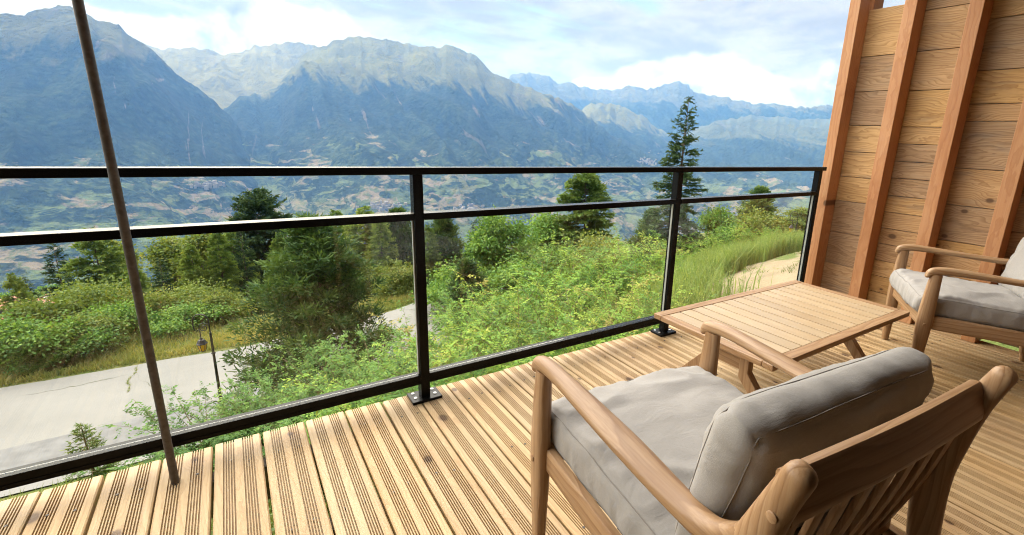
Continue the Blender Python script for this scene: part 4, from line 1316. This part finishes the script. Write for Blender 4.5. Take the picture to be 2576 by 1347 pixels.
# --- pines
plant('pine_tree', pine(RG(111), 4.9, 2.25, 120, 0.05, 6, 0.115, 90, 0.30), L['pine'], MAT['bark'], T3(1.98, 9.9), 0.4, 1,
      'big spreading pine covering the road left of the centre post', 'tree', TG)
pb = plant('pine_tree', pine(RG(112), 4.0, 1.5, 70, 0.05, 5, 0.17, 70, 0.34), L['pine'], MAT['bark'], T3(9.16, 21.46), 1.1, 0.95,
           'dark rounded pine just right of the centre post', 'tree', TG)
place_copy(pb, T3(8.37, 26.94), 2.5, (1.3, 1.3, 1.34), 'grey-green pine directly behind the centre post')
place_copy(pb, T3(16.75, 14.36), 3.9, (0.8, 0.8, 0.78), 'low bluish pine at the foot of the pointed spruce')
place_copy(pb, T3(30.59, 17.9), 5.1, (1.3, 1.3, 1.02), 'dark pine standing alone left of the end post')
place_copy(pb, T3(7.0, 13.2), 0.6, (0.75, 0.75, 0.62), 'low dark pine behind the rose thicket right of the centre post')
# --- broadleaf trees
plant('broadleaf_tree', broadleaf(RG(121), 3.7, 1.35, 70, 170, 0.13, 0.06), L['green'], MAT['bark_grey'], T3(9.87, 16.81), 0, 1,
      'round bright green tree right of the centre post below the middle rail', 'tree', TG)
bt = plant('broadleaf_tree', broadleaf(RG(122), 6.7, 1.75, 80, 130, 0.20, 0.10), L['olive'], MAT['bark_grey'], T3(-3.08, 37.79), 0, 1,
           'olive green tree just right of the steel pole', 'tree', TG)
place_copy(bt, T3(-1.42, 35.91), 1.9, (1.0, 1.0, 1.0), 'loose olive tree left of the narrow dark spruce')
place_copy(bt, T3(-6.86, 45.38), 3.3, (0.85, 0.85, 1.08), 'grey-green tree half hidden behind the steel pole')
bg2 = plant('broadleaf_tree', broadleaf(RG(123), 3.2, 1.5, 60, 150, 0.15, 0.05), L['green'], MAT['bark_grey'], T3(13.10, 18.46), 0, 1,
            'broad green tree filling the gap left of the tall soft larch', 'tree', TG)
place_copy(bg2, T3(24.46, 16.17), 2.1, (0.8, 0.8, 0.95), 'rounded green tree right of the pointed spruce')
place_copy(bt, T3(35.05, 18.31), 0.8, (0.7, 0.7, 0.28), 'pale yellowish tree left of the end post')
place_copy(bt, T3(37.26, 18.48), 2.8, (0.8, 0.8, 0.37), 'pale yellowish tree cut by the end post')

# --- shrubs beyond the road
SG = 'shrubs on the far verge of the road'
s1 = plant('verge_shrub', broadleaf(RG(131), 1.9, 1.45, 60, 150, 0.115, 0.03), L['olive'], MAT['stem'], T3(-5.16, 21.26), 0, 1,
           'olive shrub at far left below the red roofed houses', 'shrub', SG, 'foliage', 'stems')
s2 = plant('verge_shrub', broadleaf(RG(132), 1.5, 1.15, 50, 150, 0.10, 0.03), L['green'], MAT['stem'], T3(-5.2, 18.14), 0, 1,
           'bright green shrub at the very left edge beyond the road', 'shrub', SG, 'foliage', 'stems')
place_copy(s1, T3(-4.53, 22.43), 1.0, (1.0, 1.0, 1.0), 'yellow-green shrub left of the steel pole under the larch')
place_copy(s2, T3(-4.31, 17.86), 2.0, (0.85, 0.85, 0.75), 'low light green shrub near the left end of the verge')
place_copy(s1, T3(-3.6, 18.02), 3.0, (0.72, 0.72, 0.62), 'low olive shrub on the verge left of the steel pole')
place_copy(s1, T3(-3.67, 22.59), 4.0, (0.9, 0.9, 1.05), 'tall yellow-green shrub just left of the steel pole')
place_copy(s2, T3(-2.67, 19.21), 5.0, (0.8, 0.8, 0.85), 'green shrub crossed by the steel pole beyond the road')
place_copy(s1, T3(-2.08, 21.81), 5.7, (0.75, 0.75, 0.9), 'brownish olive shrub right of the steel pole')
place_copy(s2, T3(-1.41, 19.37), 0.7, (0.9, 0.9, 0.65), 'low green shrub above the street lantern')
place_copy(s1, T3(-0.52, 19.93), 1.7, (0.8, 0.8, 0.75), 'round olive shrub beside the big pine beyond the lantern')
place_copy(s2, T3(-4.78, 17.22), 2.6, (0.55, 0.55, 0.5), 'smallest green shrub low on the verge at left')
MG = 'understorey shrubs among the trees'
for i, (x, y, sc, rz, lab, src) in enumerate([
        (7.6, 16.2, 1.25, 0.3, 'dark shrub under the pine right of the centre post', s2),
        (8.6, 13.6, 1.2, 1.3, 'leafy shrub between rose thicket and bright green tree', s2),
        (6.4, 19.6, 0.8, 2.3, 'dim olive shrub behind the centre post at its middle', s1),
        (11.2, 14.2, 1.2, 3.1, 'green shrub below the broad green tree', s2),
        (13.2, 13.6, 1.15, 3.8, 'olive shrub at the foot of the tall soft larch', s1),
        (17.6, 12.2, 1.1, 4.4, 'dark shrub right of the foot of the pointed spruce', s2),
        (3.0, 22.5, 0.8, 5.2, 'dim olive shrub behind the top of the big pine', s1),
        (5.6, 23.0, 0.7, 5.9, 'olive shrub below the feathery larch left of the centre post', s1),
        (21.5, 13.8, 1.3, 1.1, 'green shrub below the rounded tree near the end post', s2),
        (27.5, 15.5, 1.4, 2.1, 'olive shrub in front of the lone dark pine', s1)]):
    o = place_copy(src, T3(x, y), rz, (sc, sc, sc), lab)
    o['group'] = MG

# --- rose thicket on the near slope
NG = 'wild rose bushes on the slope below the terrace'
r1 = plant('rose_bush', rosebush(RG(141), 1.9, 1.0, 64, 0.062, 2.7), L['rose'], MAT['stem'], T3(4.95, 6.97), 0, (1.05, 1.05, 1.3),
           'tall wild rose bush in the middle of the thicket right of the centre post', 'bush', NG, 'foliage', 'stems')
r2 = plant('rose_bush', rosebush(RG(142), 1.8, 0.95, 60, 0.056, 2.7, 0.22), L['rose'], MAT['stem'], T3(3.97, 4.11), 1, 1.0,
           'brownish wild rose bush nearest the glass between centre and right posts', 'bush', NG, 'foliage', 'stems')
r3 = plant('rose_bush', rosebush(RG(143), 1.7, 0.9, 64, 0.058, 2.8, 0.05), L['green'], MAT['stem'], T3(0.62, 6.4), 2, (0.85, 0.85, 0.92),
           'fresh green bush beside the street lantern post below the glass', 'bush', NG, 'foliage', 'stems')
for src, x, y, rz, sc, lab in [
        (r1, 6.27, 7.40, 1.0, (1.15, 1.15, 1.42), 'tallest yellow-green rose bush left of the tall grass'),
        (r2, 7.80, 7.58, 2.2, (1.25, 1.25, 1.25), 'rose bush in the back of the thicket under the tall soft larch'),
        (r1, 9.40, 7.55, 3.1, (1.2, 1.2, 0.92), 'rose bush at the right end of the thicket beside the tall grass'),
        (r1, 5.03, 4.02, 4.2, (0.9, 0.9, 0.98), 'rose bush near the glass midway between centre and right posts'),
        (r2, 6.89, 5.10, 5.0, (0.95, 0.95, 0.80), 'low rose bush at the left edge of the tall grass'),
        (r1, 3.23, 4.99, 0.6, (0.9, 0.9, 1.02), 'rose bush close to the right side of the centre post'),
        (r3, 2.18, 5.81, 1.4, (0.95, 0.95, 1.08), 'green bush just left of the centre post'),
        (r3, 1.25, 5.94, 2.4, (0.85, 0.85, 0.88), 'green bush in front of the big pine trunk'),
        (r3, -0.16, 5.7, 3.5, (0.72, 0.72, 0.70), 'loose green bush right of the steel pole foot, over the road'),
        (r3, 2.61, 3.09, 4.6, (0.7, 0.7, 0.92), 'green bush right under the bottom rail at the centre post'),
        (r1, 2.03, 3.59, 5.5, (0.72, 0.72, 0.86), 'yellow-green bush under the bottom rail left of the centre post'),
        (r2, 3.84, 2.79, 0.2, (0.7, 0.7, 0.9), 'brownish bush under the bottom rail right of the centre post'),
        (r1, 5.9, 3.3, 1.1, (0.75, 0.75, 0.80), 'small rose bush under the bottom rail near the table'),
        (r3, 1.2, 4.3, 2.0, (0.7, 0.7, 0.72), 'low green bush below the bottom rail before the pine'),
        (r3, 5.7, 9.6, 3.0, (1.05, 1.05, 1.15), 'dark green bush behind the middle of the rose thicket'),
        (r1, 13.16, 9.44, 2.0, (0.95, 0.95, 0.82), 'yellow-green bush right of the right railing post below the spruce'),
        (r1, 16.84, 9.66, 3.3, (1.0, 1.0, 0.72), 'yellowish bush beyond the tall grass near the sandy path'),
        (r1, 18.30, 9.28, 4.4, (1.05, 1.05, 0.88), 'golden bush in front of the lone dark pine'),
        (r1, 17.89, 8.05, 5.3, (0.75, 0.75, 0.62), 'small golden bush at the end of the sandy path'),
        (r2, 10.9, 8.6, 0.9, (1.0, 1.0, 0.82), 'brown-tinged bush behind the tall grass left of the right post')]:
    place_copy(src, T3(x, y), rz, sc, lab)

plant('larch_sapling', conifer(RG(151), 1.65, 0.55, 110, 'larch', dens=2.0, nl=0.10, nw=0.016), L['larch'], MAT['stem'], T3(-1.82, 8.17), 0, 1,
      'young feathery larch sapling on the near side of the road left of the steel pole', 'sapling', TG, 'foliage', 'stem')
tw = MB()
rg = RG(9)
for i in range(3):
    b = np.array([0.12 * i - 0.1, 0.05 * i, 0.0])
    P = [b + np.array([0.02 * j * (i - 1), 0, 0.15 * j]) for j in range(9)]
    tw.tube(P, np.linspace(0.008, 0.002, 9), 4)
    for j in range(2, 9):
        for q in range(2):
            d = np.array([rg.normal(), rg.normal(), 0.5]) * 0.13
            tw.tube([P[j], P[j] + d], [0.003, 0.0012], 3)
tw.build('dry_sapling', MAT['bark_grey'], None, loc=T3(0.35, 9.3), label='bare dry twiggy sapling beside the lantern post on the road', cat='sapling')


# --- loose ground plants
def blades(rg, X, Y, h0, h1, wd, lean=0.25, bands=2):
    n = len(X)
    Z = ground_z(X, Y) - 0.02
    h = rg.uniform(h0, h1, n)
    az = rg.random(n) * 2 * np.pi
    d = np.stack([np.cos(az), np.sin(az), 0 * az], 1) * lean * rg.uniform(0.2, 1.4, (n, 1))
    c = np.stack([X, Y, Z], 1)
    b = np.stack([-np.sin(az + 1), np.cos(az + 1), 0 * az], 1) * (wd * rg.uniform(0.6, 1.4, n))[:, None] * 0.5
    hh = h[:, None]
    m1 = c + (UP + d * 0.35) * hh * 0.55
    m2 = c + (UP * 0.96 + d) * hh
    Q1 = np.stack([c - b, c + b, m1 + b * 0.8, m1 - b * 0.8], 1)
    Q2 = np.stack([m1 - b * 0.8, m1 + b * 0.8, m2 + b * 0.1, m2 - b * 0.1], 1)
    return np.concatenate([Q1, Q2]), h


rg = RG(61)
# tall herbs beside the path
n = 17000
X = rg.uniform(6.4, 19.5, n); Y = 6.0 + 0.09 * (X - 9) + rg.normal(0, 1.0, n)
keep = (Y > 5.6 - 0.12 * (12 - X) * 0 + 0.03 * (X - 10)) | (X < 9.6)
keep &= (Y > 3.2) & (fbm(X * 0.9, Y * 0.9, 3, 77) > 0.32)
X, Y = X[keep], Y[keep]
Q, h = blades(rg, X, Y, 0.45, 1.0, 0.028, 0.25)
# feathery side leaves on the herbs
m = 5
f = rg.uniform(0.25, 1.0, (len(X), m))
c = np.stack([np.repeat(X, m), np.repeat(Y, m), (ground_z(X, Y)[:, None] + f * h[:, None] * 0.9).reshape(-1)], 1) + rg.normal(0, 0.02, (len(X) * m, 3))
ax = unit(rdir(rg, len(c)) + UP * 0.9)
Ql = leaves(c, ax, rdir(rg, len(c)), rg.uniform(0.05, 0.12, len(c)), np.full(len(c), 0.014))
tb_ = rg.normal(0.45, 0.26, len(X))
link('tall_grass', quad_mesh('tall_grass', np.concatenate([Q, Ql]), np.clip(np.concatenate([tb_, tb_, np.repeat(tb_, m) + 0.05]), 0, 1), L['worm']),
     kind='stuff', label='tall feathery green grass and herbs beside the sandy path', cat='grass')
# verge grass along the road and on the slope
n = 26000
X = rg.uniform(-9, 9, n); Y = np.where(rg.random(n) < 0.62, rg.uniform(16.3, 19.2, n), rg.uniform(16.25, 17.3, n))
Y = Y + bend(np.clip(X, 0, 40)) * 0.9
keep = fbm(X * 0.7, Y * 0.7, 3, 15) > 0.36
X, Y = X[keep], Y[keep]
Q, h = blades(rg, X, Y, 0.06, 0.28, 0.022, 0.5)
tv = 0.30 + 0.62 * fbm(X * 0.5, Y * 0.9, 3, 19) + rg.normal(0, 0.12, len(X)) - 0.10
link('verge_grass', quad_mesh('verge_grass', Q, np.clip(np.concatenate([tv, tv]), 0, 1), L['grass']), kind='stuff', label='yellowing grass on the far road verge', cat='grass')
n = 42000
X = rg.uniform(-3.5, 9, n); Y = rg.uniform(0.6, 10.3, n)
keep = (fbm(X * 1.1, Y * 1.1, 3, 25) > 0.30) & (Y < 10.3 - 0.5 * fbm(X * 2, Y * 0, 2, 3))
X, Y = X[keep], Y[keep]
Q, h = blades(rg, X, Y, 0.08, 0.32, 0.020, 0.6)
tv = np.clip(rg.normal(0.28, 0.16, len(X)), 0, 0.8)
nl_ = 26000
X2 = rg.uniform(-2.5, 8, nl_); Y2 = rg.uniform(0.6, 8.5, nl_)
c = np.stack([X2, Y2, ground_z(X2, Y2) + rg.uniform(0.02, 0.28, nl_)], 1)
l = rg.uniform(0.03, 0.075, nl_)
Ql = leaves(c, unit(rdir(rg, nl_) + 0.2 * UP), unit(UP + 0.6 * rdir(rg, nl_)), l, l * 0.6)
link('slope_grass', quad_mesh('slope_grass', np.concatenate([Q, Ql]), np.concatenate([tv, tv, np.clip(rg.normal(0.2, 0.15, nl_), 0, 1)]), L['grass']),
     kind='stuff', label='green grass and herbs on the slope below the deck edge', cat='grass')
# weeds growing along a crack across the road
n = 130
f = rg.random(n)
X = -2.35 + 0.05 * np.sin(f * 9) + rg.normal(0, 0.015, n); Y = 15.9 - f * 1.7 + rg.normal(0, 0.05, n)
Q, h = blades(rg, X, Y, 0.03, 0.08, 0.015, 0.8)
Q[..., 2] += 0.04
tv = np.clip(rg.normal(0.25, 0.15, n), 0, 1)
link('crack_weeds', quad_mesh('crack_weeds', Q, np.concatenate([tv, tv]), L['grass']), kind='stuff', label='thin line of weeds in a crack across the road', cat='weeds')
# tufts in the path
n = 1500
cx = rg.uniform(10.5, 20, 46); cyy = rg.uniform(3.4, 6.3, 46)
i = rg.integers(0, 46, n)
X = cx[i] + rg.normal(0, 0.10, n); Y = cyy[i] + rg.normal(0, 0.10, n)
Q, h = blades(rg, X, Y, 0.05, 0.20, 0.012, 0.7)
tv = np.clip(rg.normal(0.35, 0.15, n), 0, 1)
link('path_tufts', quad_mesh('path_tufts', Q, np.concatenate([tv, tv]), L['grass']), kind='stuff', label='small grass tufts growing in the sandy path', cat='grass')

# ------------------------------------------------------------------ street lanterns
MAT['amber'], k, o = new_mat('amber_glass')
d = k.add('ShaderNodeBsdfTranslucent'); k.put(d.inputs[0], (0.95, 0.66, 0.05))
d1 = k.add('ShaderNodeBsdfDiffuse'); k.put(d1.inputs[0], (0.75, 0.50, 0.03))
g = k.add('ShaderNodeBsdfGlossy'); k.put(g.inputs['Roughness'], 0.15)
mx = k.add('ShaderNodeMixShader'); mx.inputs[0].default_value = 0.5
k.l.new(d.outputs[0], mx.inputs[1]); k.l.new(d1.outputs[0], mx.inputs[2])
mx2 = k.add('ShaderNodeMixShader'); mx2.inputs[0].default_value = 0.08
k.l.new(mx.outputs[0], mx2.inputs[1]); k.l.new(g.outputs[0], mx2.inputs[2]); k.l.new(mx2.outputs[0], o.inputs['Surface'])


def lantern(loc, rz, H, label):
    r = empty('street_lantern', loc, rz, label=label, cat='street lamp', group='wrought iron street lanterns')
    I = MAT['lamp_iron']
    p_ = MB()
    p_.tube([(0, 0, 0), (0, 0, 0.25), (0, 0, 0.3), (0, 0, 1.2), (0, 0, H - 0.42)], [0.07, 0.06, 0.036, 0.030, 0.022], 10)
    for z in (0.3, 1.2, H - 0.9):
        p_.tube([(0, 0, z - 0.02), (0, 0, z), (0, 0, z + 0.02)], [0.03, 0.045, 0.03], 10)
    p_.build('post', I, r, smooth=True, angle=R(35))
    # crook: rises, curls over and comes down inside as a hook
    a = np.linspace(0, 1, 26)
    cx, cz = -0.15, H - 0.16
    th = np.pi * (0 - 1.0 * a)
    arc = np.stack([cx + 0.15 * np.cos(-th), 0 * a, cz + 0.16 * np.sin(-th)], 1)
    path = np.concatenate([[(0, 0, H - 0.42)], arc, [(-0.30, 0, cz - 0.12), (-0.285, 0, cz - 0.20), (-0.24, 0, cz - 0.22), (-0.205, 0, cz - 0.18)]])
    MB().tube(path, 0.012, 7).build('crook', I, r, smooth=True)
    sc_ = MB()
    b = np.linspace(0, 3.4 * np.pi, 40)
    rad = 0.10 * (1 - b / (3.4 * np.pi)) + 0.015
    sc_.tube(np.stack([cx + 0.04 + rad * np.cos(b), 0 * b, cz - 0.14 + rad * np.sin(b)], 1), 0.008, 5)
    sc_.build('scroll', I, r, smooth=True)
    lx, lz = -0.19, H - 0.56
    MB().tube([(lx, 0, H - 0.36), (lx, 0, lz)], 0.010, 6).build('hanger', I, r)
    K = 0.62
    hexa = np.linspace(0, 2 * np.pi, 6, endpoint=False) + math.pi / 6
    def ring(rd, z): return [(lx + K * rd * math.cos(q), K * rd * math.sin(q), lz + 0.72 * (z - lz)) for q in hexa]
    cap = MB()
    lv = [ring(0.03, lz + 0.04), ring(0.055, lz - 0.01), ring(0.10, lz - 0.035), ring(0.150, lz - 0.13), ring(0.165, lz - 0.14), ring(0.165, lz - 0.16), ring(0.15, lz - 0.162)]
    cap.add(sum(lv, []), [(j * 6 + i, j * 6 + (i + 1) % 6, (j + 1) * 6 + (i + 1) % 6, (j + 1) * 6 + i) for j in range(len(lv) - 1) for i in range(6)] + [tuple(range(6))])
    cap.build('roof_cap', I, r)
    t0, t1 = ring(0.142, lz - 0.163), ring(0.085, lz - 0.37)
    for i in range(6):
        j = (i + 1) % 6
        MB().add([t0[i], t0[j], t1[j], t1[i]], [(0, 1, 2, 3)]).build('glass_panel', MAT['amber'], r)
        MB().tube([t0[i], t1[i]], 0.007, 4).build('frame_bar', I, r)
    bt_ = MB()
    lv = [ring(0.088, lz - 0.371), ring(0.07, lz - 0.39), ring(0.02, lz - 0.42)]
    bt_.add(sum(lv, []), [(j * 6 + i, j * 6 + (i + 1) % 6, (j + 1) * 6 + (i + 1) % 6, (j + 1) * 6 + i) for j in range(2) for i in range(6)] + [tuple(12 + i for i in range(6))])
    bt_.build('bottom_cap', I, r)
    return r


lantern((-0.13, 10.23, gz(-0.2, 10.23)), R(-22), 3.17, 'iron street lantern with amber glass beside the road left of the big pine')
lantern((18.95, 8.41, gz(18.9, 8.41)), R(-35), 1.98, 'distant iron street lantern with curled top left of the end post')

# ------------------------------------------------------------------ houses on the hillside below
MAT['roof'] = plain('red_tile_roof', (0.36, 0.15, 0.085), 0.85, 1.2, 0.3, 0.2)
MAT['render_w'] = plain('pale_render', (0.62, 0.58, 0.52), 0.9, 0.6, 0.08)
MAT['chalet'] = plain('brown_timber', (0.12, 0.065, 0.035), 0.8, 1.5, 0.3)
MAT['win'] = plain('dark_window', (0.03, 0.035, 0.045), 0.15)


def chalet(loc, rz, w, d, h, label, timber=True, gr='red roofed houses below the terrace'):
    r = empty('house_below', loc, rz, label=label, cat='house', group=gr)
    w, d = w / 2, d / 2
    MB().box(-w, w, -d, d, -3, h * 0.45).build('ground_floor', MAT['render_w'], r)
    up = MB()
    z0, z1, z2 = h * 0.45 + 0.002, h * 0.78, h
    up.add([(-w, -d, z0), (w, -d, z0), (w, d, z0), (-w, d, z0), (-w, -d, z1), (w, -d, z1), (w, d, z1), (-w, d, z1), (0, -d, z2 - 0.1), (0, d, z2 - 0.1)],
           [(0, 1, 5, 8, 4), (3, 7, 9, 6, 2), (0, 4, 7, 3), (1, 2, 6, 5), (4, 8, 9, 7), (5, 6, 9, 8), (0, 3, 2, 1)])
    up.build('upper_floor', MAT['chalet'] if timber else MAT['render_w'], r)
    rf = MB()
    o_ = 1.1
    sl = (z2 - z1) / w
    for s_ in (-1, 1):
        e = (w + o_)
        zt, ze = z2 + 0.06, z2 - sl * e + 0.06
        rf.add([(0, -d - o_, zt), (s_ * e, -d - o_, ze), (s_ * e, d + o_, ze), (0, d + o_, zt),
                (0, -d - o_, zt + 0.3), (s_ * e, -d - o_, ze + 0.3), (s_ * e, d + o_, ze + 0.3), (0, d + o_, zt + 0.3)],
               [(0, 1, 2, 3), (4, 7, 6, 5), (0, 4, 5, 1), (2, 6, 7, 3), (1, 5, 6, 2)])
    R_ = rf.build('roof', MAT['roof'], r)
    MB().box(w * 0.3, w * 0.3 + 0.8, d * 0.2, d * 0.2 + 0.8, z1, z2 + 1.0).build('chimney', MAT['render_w'], R_)
    for s_ in (-1, 0, 1):
        for zz in (h * 0.18, h * 0.55):
            MB().box(s_ * w * 0.55 - 0.6, s_ * w * 0.55 + 0.6, -d - 0.05, -d + 0.05, zz, zz + 1.3).build('window', MAT['win'], r)
    return r


chalet((-64.5, 221, -63.5), R(-25), 8, 7, 6.0, 'house with red roof and dark timber walls at the far left edge')
chalet((-50.8, 181, -56.3), R(-30), 7.5, 7, 6.0, 'larger red roofed house in the meadow at the left edge')
chalet((-44.2, 173, -55.3), R(15), 8, 6, 4.6, 'low red roofed house just right of the larger one', False)
chalet((-56.6, 226, -66.5), R(30), 6, 6, 6.0, 'small pinkish house half behind the shrubs at left', False)
chalet((-55.5, 238, -67.0), R(-10), 6, 6, 6.5, 'small red roofed house beside the dark spruce at left', False)
chalet((-10.2, 128, -42.0), R(20), 7, 6, 6.5, 'orange roofed house glimpsed between the olive trees', False)

# trees bordering the meadow behind the houses
hb = None
for i, (x, y, sc) in enumerate([(-85, 262, 1.6), (-78, 268, 1.8), (-72, 262, 1.5), (-66, 268, 1.7), (-60, 266, 1.9), (-54, 272, 1.6), (-48, 268, 1.7), (-42, 276, 1.8)]):
    lab = ['leftmost round tree', 'second round tree from the left', 'third round tree from the left', 'fourth round tree from the left', 'fifth round tree from the left',
           'sixth round tree from the left', 'seventh round tree from the left', 'rightmost round tree'][i] + ' in the row behind the meadow houses'
    if hb is None:
        hb = plant('meadow_tree', broadleaf(RG(171), 5.0, 2.6, 40, 90, 0.55, 0.03), L['green'], MAT['bark'], T3(x, y), 0, sc, lab, 'tree', 'row of trees behind the meadow')
    else:
        place_copy(hb, T3(x, y), i * 1.1, sc, lab)

# villages on the far slopes: too far to tell the houses apart
MAT['village'] = plain('village_walls', (0.30, 0.265, 0.235), 0.9, 0.02, 0.4)


def village(name, az, el_t, surf, n, spread, seed, label):
    azs, V = surf
    rg = RG(seed)
    mb = MB()
    for i in range(n):
        a_ = az + rg.normal(0, spread); e_ = el_t + rg.normal(0, spread * 0.22)
        j = int(np.argmin(np.abs(azs - a_)))
        colm = V[:, j]
        el_c = np.degrees(np.arctan2(colm[:, 2] - EYE[2], np.hypot(colm[:, 0] - EYE[0], colm[:, 1] - EYE[1])))
        ii = int(np.argmin(np.abs(el_c - e_)))
        p = colm[ii] + np.array([rg.normal(0, 12), rg.normal(0, 12), 3])
        w, d, h = rg.uniform(4, 8), rg.uniform(4, 7), rg.uniform(4, 8)
        mb.box(p[0] - w, p[0] + w, p[1] - d, p[1] + d, p[2] - 15, p[2] + h)
    mb.build(name, MAT['village'], None, kind='stuff', label=label, cat='village')


village('far_village', -2.17, -5.9, LEFT, 46, 0.55, 201, 'pale village on the slope just below the top rail at left')
village('far_village', 13.5, -8.3, MAIN, 46, 0.8, 202, 'scattered village behind the middle rail left of the centre post')
village('far_village', 43.2, -2.5, MAIN, 70, 0.7, 203, 'pale village on the shoulder left of the pointed spruce')
village('far_village', 22.5, -8.7, MAIN, 26, 0.9, 204, 'small hamlet right of the centre post at middle rail height')

# ------------------------------------------------------------------ haze over the valley
hz, k, o = new_mat('valley_haze')
pv = k.add('ShaderNodeVolumePrincipled')
pv.inputs['Color'].default_value = (*HAZE_COL, 1)
pv.inputs['Density'].default_value = HAZE_DENSITY
pv.inputs['Absorption Color'].default_value = (1, 1, 1, 1)
pv.inputs['Anisotropy'].default_value = 0.2
k.l.new(pv.outputs[0], o.inputs['Volume'])
hb_ = MB().box(-13500, 13500, -3000, 13500, -700, 1200)
hb_.build('haze', hz, None, kind='stuff', label='pale blue haze hanging over the whole valley', cat='haze')
